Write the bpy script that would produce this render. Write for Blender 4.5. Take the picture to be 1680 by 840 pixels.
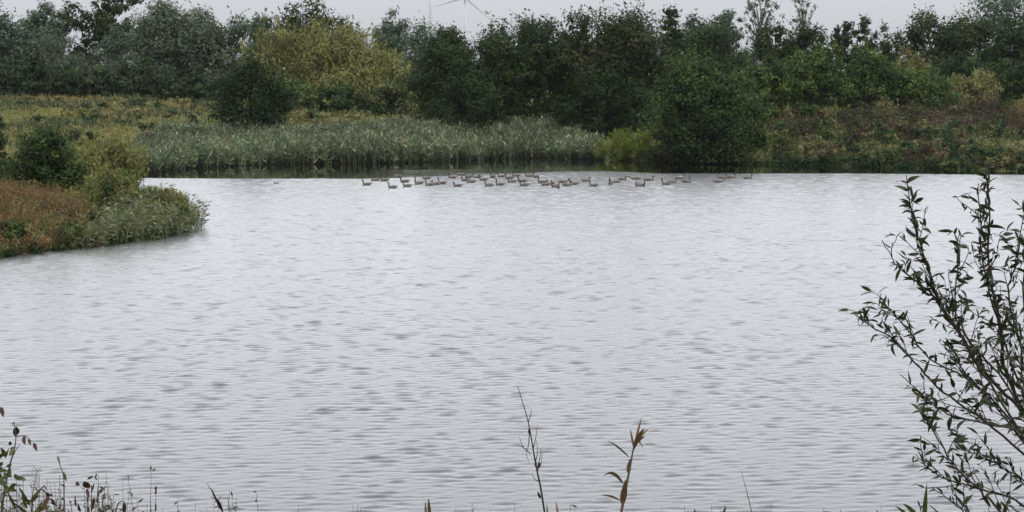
import bpy, math, random
import numpy as np
from mathutils import Vector, Matrix

for o in list(bpy.data.objects):
    bpy.data.objects.remove(o)
S = bpy.context.scene
COL = S.collection
R = math.radians

# ------------------------------------------------------------------ camera
CAM_H = 9.05
FPX = 3369.0                      # focal length in photo pixels (1680 wide)
PITCH = R(5.004)
cam = bpy.data.cameras.new('camera')
cam.sensor_width = 36.0
cam.lens = 36.0 * FPX / 1680.0
cam.clip_start = 0.1
cam.clip_end = 9000
cam_o = bpy.data.objects.new('camera', cam)
COL.objects.link(cam_o)
cam_o.location = (0, 0, CAM_H)
cam_o.rotation_euler = (R(90) - PITCH, 0, 0)
S.camera = cam_o

# ------------------------------------------------------------------ sky, sun, exposure
SUN_EL, SUN_AZ = R(60), R(150)    # behind the camera to the right, veiled by cloud
W = bpy.data.worlds.new('World')
S.world = W
W.use_nodes = True
nt = W.node_tree
nt.nodes.clear()
out = nt.nodes.new('ShaderNodeOutputWorld')
bg = nt.nodes.new('ShaderNodeBackground')
sky = nt.nodes.new('ShaderNodeTexSky')
sky.sky_type = 'NISHITA'
sky.sun_disc = False
sky.sun_elevation = SUN_EL
sky.sun_rotation = SUN_AZ
sky.dust_density = 3.0
hsv = nt.nodes.new('ShaderNodeHueSaturation')
hsv.inputs['Saturation'].default_value = 0.22
nt.links.new(sky.outputs[0], hsv.inputs['Color'])
tc = nt.nodes.new('ShaderNodeTexCoord')
mp = nt.nodes.new('ShaderNodeMapping')
mp.inputs['Scale'].default_value = (1.0, 1.0, 3.0)
nz = nt.nodes.new('ShaderNodeTexNoise')
nz.inputs['Scale'].default_value = 1.6
nz.inputs['Detail'].default_value = 5
ramp = nt.nodes.new('ShaderNodeValToRGB')
ramp.color_ramp.elements[0].position = 0.3
ramp.color_ramp.elements[0].color = (4.05, 4.18, 4.48, 1)
ramp.color_ramp.elements[1].position = 0.7
ramp.color_ramp.elements[1].color = (4.45, 4.58, 4.88, 1)
mix = nt.nodes.new('ShaderNodeMixRGB')
mix.inputs['Fac'].default_value = 0.9
nt.links.new(tc.outputs['Generated'], mp.inputs['Vector'])
nt.links.new(mp.outputs[0], nz.inputs['Vector'])
nt.links.new(nz.outputs['Fac'], ramp.inputs['Fac'])
nt.links.new(hsv.outputs[0], mix.inputs['Color1'])
nt.links.new(ramp.outputs[0], mix.inputs['Color2'])
# overcast luminance: an even cloud deck, dimmer towards the horizon where it is seen through more air
sep = nt.nodes.new('ShaderNodeSeparateXYZ')
nt.links.new(tc.outputs['Generated'], sep.inputs[0])
cl0 = nt.nodes.new('ShaderNodeMath'); cl0.operation = 'MAXIMUM'; cl0.inputs[1].default_value = 0.0
nt.links.new(sep.outputs['Z'], cl0.inputs[0])
ex = nt.nodes.new('ShaderNodeMath'); ex.operation = 'MULTIPLY'; ex.inputs[1].default_value = -5.0
nt.links.new(cl0.outputs[0], ex.inputs[0])
ex2 = nt.nodes.new('ShaderNodeMath'); ex2.operation = 'EXPONENT'
nt.links.new(ex.outputs[0], ex2.inputs[0])
cl1 = nt.nodes.new('ShaderNodeMath'); cl1.operation = 'MULTIPLY_ADD'; cl1.inputs[1].default_value = -1.1; cl1.inputs[2].default_value = 2.1
nt.links.new(ex2.outputs[0], cl1.inputs[0])
oc = nt.nodes.new('ShaderNodeMixRGB'); oc.blend_type = 'MULTIPLY'; oc.inputs['Fac'].default_value = 1.0
nt.links.new(mix.outputs[0], oc.inputs['Color1']); nt.links.new(cl1.outputs[0], oc.inputs['Color2'])
nt.links.new(oc.outputs[0], bg.inputs['Color'])
bg.inputs['Strength'].default_value = 0.1
nt.links.new(bg.outputs[0], out.inputs['Surface'])

sun = bpy.data.lights.new('sun', 'SUN')
sun.energy = 1.5
sun.angle = R(25)
sun.color = (1.0, 0.96, 0.9)
sun_o = bpy.data.objects.new('sun', sun)
COL.objects.link(sun_o)
sd_ = Vector((math.sin(SUN_AZ) * math.cos(SUN_EL), math.cos(SUN_AZ) * math.cos(SUN_EL), math.sin(SUN_EL)))
sun_o.rotation_euler = sd_.to_track_quat('Z', 'Y').to_euler()
sun_o.location = (0, -20, 60)

S.view_settings.view_transform = 'Standard'
S.view_settings.look = 'None'
S.view_settings.exposure = 0.38
S.view_settings.gamma = 1.0
S.render.engine = 'CYCLES'
S.cycles.use_denoising = True
S.cycles.max_bounces = 6
S.cycles.diffuse_bounces = 2
S.cycles.glossy_bounces = 2
S.cycles.transmission_bounces = 3
S.cycles.volume_bounces = 1
S.cycles.caustics_reflective = False
S.cycles.caustics_refractive = False

# ------------------------------------------------------------------ helpers
CP, SP = math.cos(PITCH), math.sin(PITCH)
def ray(px, py):
    cx = (px - 840.0) / FPX
    cy = (420.0 - py) / FPX
    return Vector((cx, CP + cy * SP, -SP + cy * CP))
def at(px, py, D):
    d = ray(px, py)
    return Vector((d.x * D / d.y, D, CAM_H + d.z * D / d.y))
def on_z(px, py, z=0.0):
    d = ray(px, py)
    t = (z - CAM_H) / d.z
    return Vector((d.x * t, d.y * t, z))

def tag(o, label=None, cat=None, group=None, kind=None):
    if label: o['label'] = label
    if cat: o['category'] = cat
    if group: o['group'] = group
    if kind: o['kind'] = kind
    return o
def empty(name, loc, rz=0.0):
    o = bpy.data.objects.new(name, None)
    COL.objects.link(o)
    o.empty_display_size = 0.3
    o.location = loc
    o.rotation_euler = (0, 0, rz)
    return o
def link(name, me, parent=None, loc=None):
    o = bpy.data.objects.new(name, me)
    COL.objects.link(o)
    if parent is not None: o.parent = parent
    if loc is not None: o.location = loc
    return o

def snoise(rng, n=10, f0=0.05, f1=0.5, dims=2):
    """smooth pseudo-noise in about -1..1 made of random sines"""
    fr = np.exp(rng.uniform(math.log(f0), math.log(f1), n))
    an = rng.uniform(0, 2 * np.pi, n)
    ph = rng.uniform(0, 2 * np.pi, n)
    am = 1.0 / np.sqrt(fr / f0) ; am /= am.sum() * 0.5
    def f(x, y):
        x = np.asarray(x, float)[..., None]; y = np.asarray(y, float)[..., None]
        return (am * np.sin(2 * np.pi * fr * (x * np.cos(an) + y * np.sin(an)) + ph)).sum(-1)
    return f

def mesh_polys(name, V, k, cols=None, mat=None, smooth=False):
    """V: (N*k,3) vertices, every k in a row one polygon; cols: (N,3) per polygon"""
    V = np.ascontiguousarray(V, dtype=np.float32)
    if V.ndim == 3: k = V.shape[1]
    V = V.reshape(-1, 3)
    N = len(V) // k
    me = bpy.data.meshes.new(name)
    me.vertices.add(N * k)
    me.vertices.foreach_set('co', V.ravel())
    me.loops.add(N * k)
    me.loops.foreach_set('vertex_index', np.arange(N * k, dtype=np.int32))
    me.polygons.add(N)
    me.polygons.foreach_set('loop_start', np.arange(0, N * k, k, dtype=np.int32))
    me.update(calc_edges=True)
    if cols is not None:
        a = me.attributes.new('tint', 'FLOAT_COLOR', 'FACE')
        c = np.ones((N, 4), np.float32); c[:, :3] = cols
        a.data.foreach_set('color', c.ravel())
    if mat: me.materials.append(mat)
    return me
def mesh_pd(name, V, F, mat=None, smooth=True):
    me = bpy.data.meshes.new(name)
    me.from_pydata([tuple(v) for v in V], [], F)
    me.update()
    if smooth: me.polygons.foreach_set('use_smooth', [True] * len(me.polygons))
    if mat: me.materials.append(mat)
    return me
def tube(pts, rad, sides=6, cap=True):
    pts = [Vector(p) for p in pts]
    V, F = [], []
    n = len(pts)
    ref = Vector((0.31, 0.87, 0.38)).normalized()
    for i, p in enumerate(pts):
        t = (pts[min(i + 1, n - 1)] - pts[max(i - 1, 0)]).normalized()
        u = t.cross(ref)
        if u.length < 1e-3: u = t.cross(Vector((1, 0, 0)))
        u.normalize(); v = t.cross(u)
        for s in range(sides):
            a = 2 * math.pi * s / sides
            V.append(p + (u * math.cos(a) + v * math.sin(a)) * rad[i])
    for i in range(n - 1):
        for s in range(sides):
            a = i * sides + s; b = i * sides + (s + 1) % sides
            F.append((a, b, b + sides, a + sides))
    if cap:
        F.append(tuple(range(sides - 1, -1, -1)))
        F.append(tuple(range((n - 1) * sides, n * sides)))
    return V, F
class MB:
    def __init__(s): s.V, s.F = [], []
    def add(s, VF):
        o = len(s.V); s.V += [tuple(v) for v in VF[0]]
        s.F += [tuple(i + o for i in f) for f in VF[1]]
    def mesh(s, name, mat, smooth=True): return mesh_pd(name, s.V, s.F, mat, smooth)
def catmull(P, m=4):
    P = [Vector(p) for p in P]
    Q = [P[0] * 2 - P[1]] + P + [P[-1] * 2 - P[-2]]
    o = []
    for i in range(1, len(Q) - 2):
        for j in range(m):
            t = j / m
            a, b, c, d = Q[i - 1], Q[i], Q[i + 1], Q[i + 2]
            o.append(0.5 * ((2 * b) + (c - a) * t + (2 * a - 5 * b + 4 * c - d) * t * t + (3 * b - a - 3 * c + d) * t ** 3))
    o.append(P[-1])
    return o

# ------------------------------------------------------------------ materials
def new_mat(name):
    m = bpy.data.materials.new(name); m.use_nodes = True
    t = m.node_tree; t.nodes.clear()
    o = t.nodes.new('ShaderNodeOutputMaterial')
    return m, t, o
def leaf_material(name, trans=0.3, rough=0.6, spec=0.25, noise=True, base=None, var=0.25):
    m, t, o = new_mat(name)
    p = t.nodes.new('ShaderNodeBsdfPrincipled')
    p.inputs['Roughness'].default_value = rough
    p.inputs['Specular IOR Level'].default_value = spec
    tr = t.nodes.new('ShaderNodeBsdfTranslucent')
    mx = t.nodes.new('ShaderNodeMixShader'); mx.inputs[0].default_value = trans
    if base is None:
        c = t.nodes.new('ShaderNodeAttribute'); c.attribute_name = 'tint'
        src = c.outputs['Color']
    else:
        c = t.nodes.new('ShaderNodeTexNoise')
        c.inputs['Scale'].default_value = 25.0; c.inputs['Detail'].default_value = 4
        oi = t.nodes.new('ShaderNodeObjectInfo')
        ad = t.nodes.new('ShaderNodeMath'); ad.operation = 'MULTIPLY_ADD'
        ad.inputs[1].default_value = 0.6; t.links.new(oi.outputs['Random'], ad.inputs[0])
        sb = t.nodes.new('ShaderNodeMath'); sb.operation = 'MULTIPLY_ADD'
        sb.inputs[1].default_value = 0.6; sb.inputs[2].default_value = -0.1
        t.links.new(c.outputs['Fac'], sb.inputs[0]); t.links.new(sb.outputs[0], ad.inputs[2])
        r = t.nodes.new('ShaderNodeValToRGB')
        els = r.color_ramp.elements
        while len(els) < len(base): els.new(0.5)
        for i, b in enumerate(base):
            els[i].position = i / max(1, len(base) - 1); els[i].color = (*b, 1)
        t.links.new(ad.outputs[0], r.inputs['Fac'])
        src = r.outputs['Color']
    t.links.new(src, p.inputs['Base Color']); t.links.new(src, tr.inputs['Color'])
    t.links.new(p.outputs[0], mx.inputs[1]); t.links.new(tr.outputs[0], mx.inputs[2])
    t.links.new(mx.outputs[0], o.inputs['Surface'])
    return m
def noise_material(name, cols, scale=4.0, rough=0.8, bump=0.0, spec=0.3, stretch=(1, 1, 1), detail=6):
    m, t, o = new_mat(name)
    p = t.nodes.new('ShaderNodeBsdfPrincipled')
    p.inputs['Roughness'].default_value = rough
    p.inputs['Specular IOR Level'].default_value = spec
    co = t.nodes.new('ShaderNodeTexCoord'); mp = t.nodes.new('ShaderNodeMapping')
    mp.inputs['Scale'].default_value = stretch
    t.links.new(co.outputs['Object'], mp.inputs['Vector'])
    n = t.nodes.new('ShaderNodeTexNoise'); n.inputs['Scale'].default_value = scale; n.inputs['Detail'].default_value = detail
    t.links.new(mp.outputs[0], n.inputs['Vector'])
    r = t.nodes.new('ShaderNodeValToRGB'); els = r.color_ramp.elements
    while len(els) < len(cols): els.new(0.5)
    for i, c in enumerate(cols):
        els[i].position = 0.3 + 0.4 * i / max(1, len(cols) - 1); els[i].color = (*c, 1)
    t.links.new(n.outputs['Fac'], r.inputs['Fac']); t.links.new(r.outputs['Color'], p.inputs['Base Color'])
    if bump:
        b = t.nodes.new('ShaderNodeBump'); b.inputs['Strength'].default_value = bump
        t.links.new(n.outputs['Fac'], b.inputs['Height']); t.links.new(b.outputs[0], p.inputs['Normal'])
    t.links.new(p.outputs[0], o.inputs['Surface'])
    return m
M_LEAF = leaf_material('foliage', 0.25, 0.65, 0.15)
M_REED = leaf_material('reed_leaf', 0.3, 0.5, 0.3)
M_BARK = noise_material('bark', [(0.05, 0.04, 0.032), (0.11, 0.09, 0.07)], 6, 0.9, 0.4, stretch=(1, 1, 0.3))
M_CANE = noise_material('bramble_cane', [(0.07, 0.085, 0.045), (0.13, 0.14, 0.08)], 5, 0.7)
M_BIRCH = noise_material('pale_bark', [(0.12, 0.1, 0.09), (0.4, 0.38, 0.36)], 3, 0.8, 0.2, stretch=(1, 1, 2))
M_GROUND = noise_material('turf', [(0.05, 0.05, 0.02), (0.1, 0.1, 0.035), (0.13, 0.11, 0.05)], 0.35, 0.95, 0.3)
M_STEEL = noise_material('turbine_paint', [(0.5, 0.52, 0.55), (0.54, 0.56, 0.58)], 0.2, 0.4)

# ------------------------------------------------------------------ lake outline and ground
LAKE = np.array([(-48, 45), (-42, 34), (-20, 28), (0, 27), (20, 28), (44, 33), (62, 60), (70, 120), (66, 165), (58, 190),
    (48.5, 196), (42, 200.5), (34, 207), (27.5, 211), (23, 213.5), (14.2, 219), (9.4, 225), (4.1, 230), (-2.7, 226), (-9, 219),
    (-15.3, 214.7), (-26.6, 212), (-32.5, 204), (-35.2, 195), (-34, 184), (-32, 172), (-27, 148), (-22.8, 132), (-19.8, 124),
    (-19.4, 119), (-20.3, 114), (-22.3, 109.5), (-25.6, 103), (-33, 90), (-42, 70)], float)
def shore_sd(x, y):
    """signed distance to the shoreline, positive on land"""
    x = np.asarray(x, float); y = np.asarray(y, float)
    best = np.full(x.shape, 1e9); inside = np.zeros(x.shape, bool)
    n = len(LAKE)
    for i in range(n):
        ax, ay = LAKE[i]; bx, by = LAKE[(i + 1) % n]
        dx, dy = bx - ax, by - ay
        t = np.clip(((x - ax) * dx + (y - ay) * dy) / (dx * dx + dy * dy), 0, 1)
        best = np.minimum(best, np.hypot(x - ax - t * dx, y - ay - t * dy))
        c = ((ay > y) != (by > y)) & (x < (bx - ax) * (y - ay) / (by - ay + 1e-12) + ax)
        inside ^= c
    return np.where(inside, -best, best)
_gr = np.random.default_rng(3)
_gn1 = snoise(_gr, 12, 0.02, 0.15); _gn2 = snoise(_gr, 12, 0.15, 0.6); _sn = snoise(_gr, 10, 0.08, 0.4)
def sstep(a, b, v):
    t = np.clip((v - a) / (b - a), 0, 1); return t * t * (3 - 2 * t)
def ground(x, y):
    x = np.asarray(x, float); y = np.asarray(y, float)
    s = shore_sd(x, y) + 0.35 * _sn(x, y)
    L = 36 - 18 * sstep(4, 26, x)
    far = 6.0 * (1 - np.exp(-np.maximum(s, 0) / L))
    near = 7.4 * sstep(0, 24, s)
    wn = 1 - sstep(45, 80, y)
    z = far * (1 - wn) + near * wn
    z = z + (0.35 * _gn1(x, y) + 0.12 * _gn2(x, y)) * sstep(1, 8, s) * (1 - 0.8 * wn)
    return np.where(s > 0, z, np.maximum(-2.2, 0.3 * s))
def gz(x, y): return float(ground(np.array([x]), np.array([y]))[0])

def axis(a, b, step, far_lo, far_hi, ratio=1.35):
    core = list(np.arange(a, b + 1e-6, step))
    lo, s = [], step
    v = a
    while v > far_lo:
        s *= ratio; v -= s; lo.append(max(v, far_lo))
    hi, s, v = [], step, b
    while v < far_hi:
        s *= ratio; v += s; hi.append(min(v, far_hi))
    return np.array(lo[::-1] + core + hi)
gx = axis(-80, 80, 1.0, -2400, 2400); gy = axis(-6, 320, 1.0, -600, 2600)
X, Y = np.meshgrid(gx, gy)
Z = ground(X, Y)
nx, ny = len(gx), len(gy)
idx = np.arange(nx * ny).reshape(ny, nx)
F = np.stack([idx[:-1, :-1], idx[:-1, 1:], idx[1:, 1:], idx[1:, :-1]], -1).reshape(-1, 4)
V = np.stack([X, Y, Z], -1).reshape(-1, 3)
me = bpy.data.meshes.new('ground')
me.vertices.add(len(V)); me.vertices.foreach_set('co', V.astype(np.float32).ravel())
me.loops.add(F.size); me.loops.foreach_set('vertex_index', F.astype(np.int32).ravel())
me.polygons.add(len(F)); me.polygons.foreach_set('loop_start', np.arange(0, F.size, 4, dtype=np.int32))
me.update(calc_edges=True); me.polygons.foreach_set('use_smooth', [True] * len(F)); me.materials.append(M_GROUND)
tag(link('ground', me), 'grassy ground and sloping lake banks', 'ground', kind='structure')

# ------------------------------------------------------------------ water
m, t, o = new_mat('lake_water')
body = t.nodes.new('ShaderNodeBsdfDiffuse'); body.inputs['Color'].default_value = (0.03, 0.034, 0.034, 1)
gl = t.nodes.new('ShaderNodeBsdfGlossy'); gl.distribution = 'MULTI_GGX'; gl.inputs['Color'].default_value = (0.97, 0.97, 0.97, 1)
fr = t.nodes.new('ShaderNodeFresnel'); fr.inputs['IOR'].default_value = 1.4
geo = t.nodes.new('ShaderNodeNewGeometry')
def wnoise(sx, sy, detail, rough, rot=0.0, dist=0.0):
    mp = t.nodes.new('ShaderNodeMapping'); mp.inputs['Scale'].default_value = (sx, sy, 1); mp.inputs['Rotation'].default_value = (0, 0, rot)
    n = t.nodes.new('ShaderNodeTexNoise'); n.inputs['Scale'].default_value = 1; n.inputs['Detail'].default_value = detail
    n.inputs['Roughness'].default_value = rough; n.inputs['Distortion'].default_value = dist
    t.links.new(geo.outputs['Position'], mp.inputs['Vector']); t.links.new(mp.outputs[0], n.inputs['Vector'])
    return n.outputs['Fac']
def math_(op, a, b=None, c=None):
    n = t.nodes.new('ShaderNodeMath'); n.operation = op
    for i, v in enumerate((a, b, c)):
        if v is None: continue
        if isinstance(v, (int, float)): n.inputs[i].default_value = v
        else: t.links.new(v, n.inputs[i])
    return n.outputs[0]
w2 = wnoise(2.6, 5.5, 3, 0.55, R(-9), 0.3)
ca = t.nodes.new('ShaderNodeAttribute'); ca.attribute_name = 'wind'
bmp = t.nodes.new('ShaderNodeBump'); bmp.inputs['Strength'].default_value = 1.0; bmp.inputs['Distance'].default_value = 1.0
t.links.new(math_('MULTIPLY', math_('MULTIPLY', w2, 0.014), ca.outputs['Fac']), bmp.inputs['Height'])
t.links.new(math_('MULTIPLY_ADD', ca.outputs['Fac'], 0.19, 0.03), gl.inputs['Roughness'])   # unresolved ripples
for nd in (gl, fr, body): t.links.new(bmp.outputs[0], nd.inputs['Normal'])
fm = math_('MULTIPLY', fr.outputs[0], 1.64); fm.node.use_clamp = True
ms = t.nodes.new('ShaderNodeMixShader')
t.links.new(fm, ms.inputs[0]); t.links.new(body.outputs[0], ms.inputs[1]); t.links.new(gl.outputs[0], ms.inputs[2])
t.links.new(ms.outputs[0], o.inputs['Surface'])
M_WATER = m
rgw = np.random.default_rng(8); wn1 = snoise(rgw, 12, 0.02, 0.12); wn2 = snoise(rgw, 14, 0.08, 0.35); wn3 = snoise(rgw, 16, 0.15, 0.5)
def wind_at(X, Y):
    """how strongly the wind ruffles the water: a lee of calm water under the far bank, broken by the wakes of the flock"""
    lee = np.interp(X, [-40, -32, -13, -3, 4, 9, 14, 32, 40, 47, 60], [184, 183, 182, 189, 196, 197, 192, 192, 190, 189, 187])
    calm = sstep(-0.8, 0.8, Y - lee + 0.7 * wn1(X, Y) + 0.4 * wn2(X, Y * 2))
    wake = np.exp(-((X + 1) / 11.0) ** 4) * sstep(182, 186, Y) * (1 - sstep(196, 203, Y)) * np.clip(0.75 + 1.5 * wn2(X * 0.25, Y * 2.2), 0, 1)
    return np.maximum(1 - calm, 0.8 * wake) * 0.97 + 0.03
NWAVE = 64
wl = np.exp(rgw.uniform(math.log(0.26), math.log(0.6), NWAVE))
wa = R(90) + R(8) + rgw.normal(0, R(18), NWAVE)
wp = rgw.uniform(0, 2 * np.pi, NWAVE)
WAVE_SLOPE = 0.122
am = wl ** 0.9; kk = 2 * np.pi / wl
am *= WAVE_SLOPE / math.sqrt(0.5 * ((am * kk) ** 2).sum())
def wave(X, Y):
    h = np.zeros_like(X)
    for i in range(NWAVE):
        h += am[i] * np.sin(kk[i] * (X * math.cos(wa[i]) + Y * math.sin(wa[i])) + wp[i])
    sg = math.sqrt(0.5 * (am ** 2).sum())
    h = 3.6 * sg * (np.exp(0.25 * h / sg) - 1.03)       # narrow crests, broad troughs
    g = (1 + 0.1 * wn1(X, Y)) * np.clip(0.97 + 0.22 * wn3(X * 0.6, Y), 0.5, 1.5)       # gusts and wave groups
    return h * g
rows = [34.0]
while rows[-1] < 237:
    y_ = rows[-1]
    rows.append(y_ + (0.06 + 0.0004 * y_ if y_ < 200 else 0.3))
rows = np.array(rows); ncol = 262
uu = np.linspace(-1, 1, ncol)
Y = np.repeat(rows[:, None], ncol, 1); X = uu[None, :] * (0.285 * Y + 1.5)
wind = wind_at(X, Y)
Z = wave(X, Y) * wind
rim = np.minimum(sstep(0, 0.03, 1 - np.abs(uu))[None, :], sstep(34, 36, Y))
Z = Z * rim - 0.16 * (1 - rim)
def grid_faces(nr, nc, off=0):
    idx = np.arange(nr * nc).reshape(nr, nc) + off
    return np.stack([idx[:-1, :-1], idx[:-1, 1:], idx[1:, 1:], idx[1:, :-1]], -1).reshape(-1, 4)
F = grid_faces(len(rows), ncol)
V = np.stack([X, Y, Z], -1).reshape(-1, 3)
x2, y2 = np.meshgrid(np.arange(-60, 81, 4.0), np.arange(20, 241, 4.0))
F = np.concatenate([F, grid_faces(x2.shape[0], x2.shape[1], len(V))])
V = np.concatenate([V, np.stack([x2, y2, np.full_like(x2, -0.16)], -1).reshape(-1, 3)])
wind = np.concatenate([wind.ravel(), wind_at(x2, y2).ravel()])
me = bpy.data.meshes.new('lake_water')
me.vertices.add(len(V)); me.vertices.foreach_set('co', V.astype(np.float32).ravel())
me.loops.add(F.size); me.loops.foreach_set('vertex_index', F.astype(np.int32).ravel())
me.polygons.add(len(F)); me.polygons.foreach_set('loop_start', np.arange(0, F.size, 4, dtype=np.int32))
me.update(calc_edges=True); me.polygons.foreach_set('use_smooth', np.ones(len(F), bool))
a = me.attributes.new('wind', 'FLOAT', 'POINT'); a.data.foreach_set('value', wind.astype(np.float32).ravel())
me.materials.append(M_WATER)
tag(link('lake_water', me), 'grey wind-rippled lake water', 'water', kind='structure')

# ------------------------------------------------------------------ foliage generators
def vivid(c, k=1.38):
    c = np.array(c, float); m = c.mean(-1, keepdims=True)
    k = np.where(c[..., 1:2] > c[..., 0:1] * 1.12, k, 1.0)          # only the greens
    return np.clip(m + (c - m) * k, 0.004, 1)
def unit(a): return a / (np.linalg.norm(a, axis=-1, keepdims=True) + 1e-9)
def leaf_quads(rng, P, N, A, L, Wd):
    """rhombic leaves at P with normal N, axis A"""
    A = unit(A - (A * N).sum(-1, keepdims=True) * N)
    B = np.cross(N, A)
    L = L[:, None]; Wd = Wd[:, None]
    q = np.stack([P - A * L * 0.5, P + B * Wd * 0.5 - A * L * 0.08, P + A * L * 0.5 - N * L * 0.08, P - B * Wd * 0.5 - A * L * 0.08], 1)
    return q
def leaf_tris(P, N, A, L, Wd):
    A = unit(A - (A * N).sum(-1, keepdims=True) * N)
    B = np.cross(N, A)
    L = L[:, None]; Wd = Wd[:, None]
    return np.stack([P - A * L * 0.45 - B * Wd * 0.5, P - A * L * 0.2 + B * Wd * 0.55, P + A * L * 0.55], 1)
def foliage(rng, w, d, h, shape='dome', t0=0.0, ncl=70, n=10000, ls=0.28, aspect=0.5, clr=0.15, cols=((0.05, 0.07, 0.03),),
            sprig=0.08, upright=0.0, lump=0.22, top_lump=0.08, cvar=0.26, flat=0.75, tip=1.3):
    """leaves in clumps through a crown w x d x h standing on z=0; returns quads, colours, clump centres"""
    ph = rng.uniform(0, 6.28, 8); fq = rng.integers(1, 5, 8); tf = rng.uniform(2, 7, 8)
    th = rng.uniform(0, 2 * np.pi, ncl * 3); tt = rng.uniform(0, 1, ncl * 3)
    def prof(t):
        if shape == 'dome': return np.where(t > 0.35, np.clip(1 - (np.clip(t - 0.35, 0, 1) / 0.65) ** 2.6, 0, 1) ** 0.5, 0.9 + 0.1 * t / 0.35)
        if shape == 'round': return np.sqrt(np.clip(1 - ((t - 0.38) / 0.64) ** 2, 0, 1))
        if shape == 'oval': return np.sin(np.pi * np.clip(0.08 + 0.88 * t, 0, 1) ** 0.95) ** 0.5
        if shape == 'cone': return (1 - t) ** 0.85 + 0.03
        if shape == 'column': return np.sin(np.pi * np.clip(0.1 + 0.9 * t, 0, 1)) ** 0.4
        return np.ones_like(t)
    keep = rng.uniform(0, 1, ncl * 3) < prof(tt) * 0.9 + 0.1
    th, tt = th[keep][:ncl], tt[keep][:ncl]
    lm = sum(np.cos(fq[k] * th + ph[k] + tf[k] * tt) for k in range(4)) / 2.0
    lt = sum(np.cos(fq[k] * th + ph[k]) for k in range(4, 8)) / 2.0
    u = np.sqrt(rng.uniform(0.1, 1.0, len(th)))
    rad = prof(tt) * (1 + lump * lm) * u * (1 - clr * 0.9)
    cz = (t0 + (1 - t0) * tt) * (1 + top_lump * lt * tt) * (1 - clr * 0.5)
    C = np.stack([rad * np.cos(th) * w / 2, rad * np.sin(th) * d / 2, cz * h], -1)
    m = len(C)
    rc = clr * min(w, 1.3 * h) * rng.uniform(0.65, 1.35, m)
    ci = rng.choice(m, n, p=rc ** 2 / (rc ** 2).sum())
    dr = unit(rng.normal(size=(n, 3)))
    rr = rng.uniform(0, 1, n) ** 0.45
    off = dr * (rc[ci] * rr)[:, None]; off[:, 2] *= flat
    P = C[ci] + off
    sp = rng.uniform(0, 1, n) < sprig
    # sprigs stick out of the clump
    sdir = unit(C * np.array([1, 1, 0.0]) / max(w, d) * 2 + rng.normal(size=(m, 3)) * 0.45 + np.array([0, 0, 0.7 + upright]))
    k = rng.integers(0, 4, n)
    sd3 = unit(sdir[ci] + 0.6 * np.stack([np.cos(k * 2.1 + ci), np.sin(k * 2.1 + ci), 0.3 * np.cos(k * 1.3)], -1))
    dist = rng.uniform(0.6, 1.38, n)
    P = np.where(sp[:, None], C[ci] + sd3 * (rc[ci] * dist)[:, None] + rng.normal(size=(n, 3)) * 0.05, P)
    P[:, 2] = np.maximum(P[:, 2], 0.05)
    N = unit(0.85 * dr + 0.3 * unit(rng.normal(size=(n, 3))) + np.array([0, 0, 0.55]))
    A = rng.normal(size=(n, 3))
    if upright: A = A * (1 - min(upright, 0.8)) + (sdir[ci] + np.array([0, 0, 0.6])) * upright * 1.6
    s = 1.42 * ls * rng.uniform(0.6, 1.4, n)
    if upright: aspect = aspect * 1.35
    core = (rng.uniform(0, 1, n) < 0.10) & ~sp                       # sprays deep inside the crown
    P[core, :2] *= 0.62; P[core, 2] *= 0.9; s[core] *= 1.9
    q = leaf_tris(P, N, A, s, s * aspect * rng.uniform(0.7, 1.3, n))
    cols = vivid(cols); cc = cols[rng.integers(0, len(cols), m)] * rng.uniform(1 - cvar, 1 + cvar, (m, 1))
    alt = cols[rng.integers(0, len(cols), n)]
    lc = (0.75 * cc[ci] + 0.25 * alt) * rng.uniform(0.85, 1.17, (n, 1))
    lc[sp] *= np.array([tip, tip * 0.98, tip * 0.85])                # sprig leaves paler and yellower, to bring out the crown outline
    return q, lc, C
def trunk_mesh(rng, h, w, C, mat, t0=0.15, nl=8, r0=None):
    mb = MB()
    r0 = r0 or 0.022 * h + 0.03
    hh = h * 0.82
    pts = [Vector((rng.normal() * 0.02 * h * (i > 0), rng.normal() * 0.02 * h * (i > 0), -0.3 + (hh + 0.3) * i / 6)) for i in range(7)]
    mb.add(tube(pts, [r0 * (1.15 - 1.0 * i / 6) for i in range(7)], 7))
    if len(C):
        for c in C[rng.choice(len(C), min(nl, len(C)), replace=False)]:
            c = Vector(c); i = int(np.clip((c.z / hh) * 6 - 1.6, 0.6, 5))
            b = pts[i]
            mid = b.lerp(c, 0.5) + Vector((0, 0, 0.05 * h))
            rr = r0 * 0.42 * (1.1 - i / 7)
            mb.add(tube([b, mid, c], [rr, rr * 0.6, rr * 0.15], 5))
    return mb.mesh('trunk', mat)

def tree(name, label, cat, px, py_top, wpx, D, cols, shape='dome', group=None, seed=0, n=9000, bark=None, trunk_limbs=8, base_drop=0.0, depth=0.85, **kw):
    rng = np.random.default_rng(seed * 7 + 11)
    x = (px - 840.0) / FPX * (D * CP + 0) * 1.0
    x = at(px, 420, D).x * (at(px, py_top, D).y / D)
    zg = gz(x, D)
    h = at(px, py_top, D).z - zg
    w = 1.1 * wpx / FPX * D
    q, c, C = foliage(rng, w, w * depth, h, shape, n=n, cols=cols, **kw)
    r = empty(name, (x, D, zg - base_drop))
    tag(r, label, cat, group)
    link('crown', mesh_polys('crown', q, 4, c, M_LEAF), r)
    link('trunk', trunk_mesh(rng, h, w, C, bark or M_BARK, nl=trunk_limbs), r)
    return r

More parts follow.
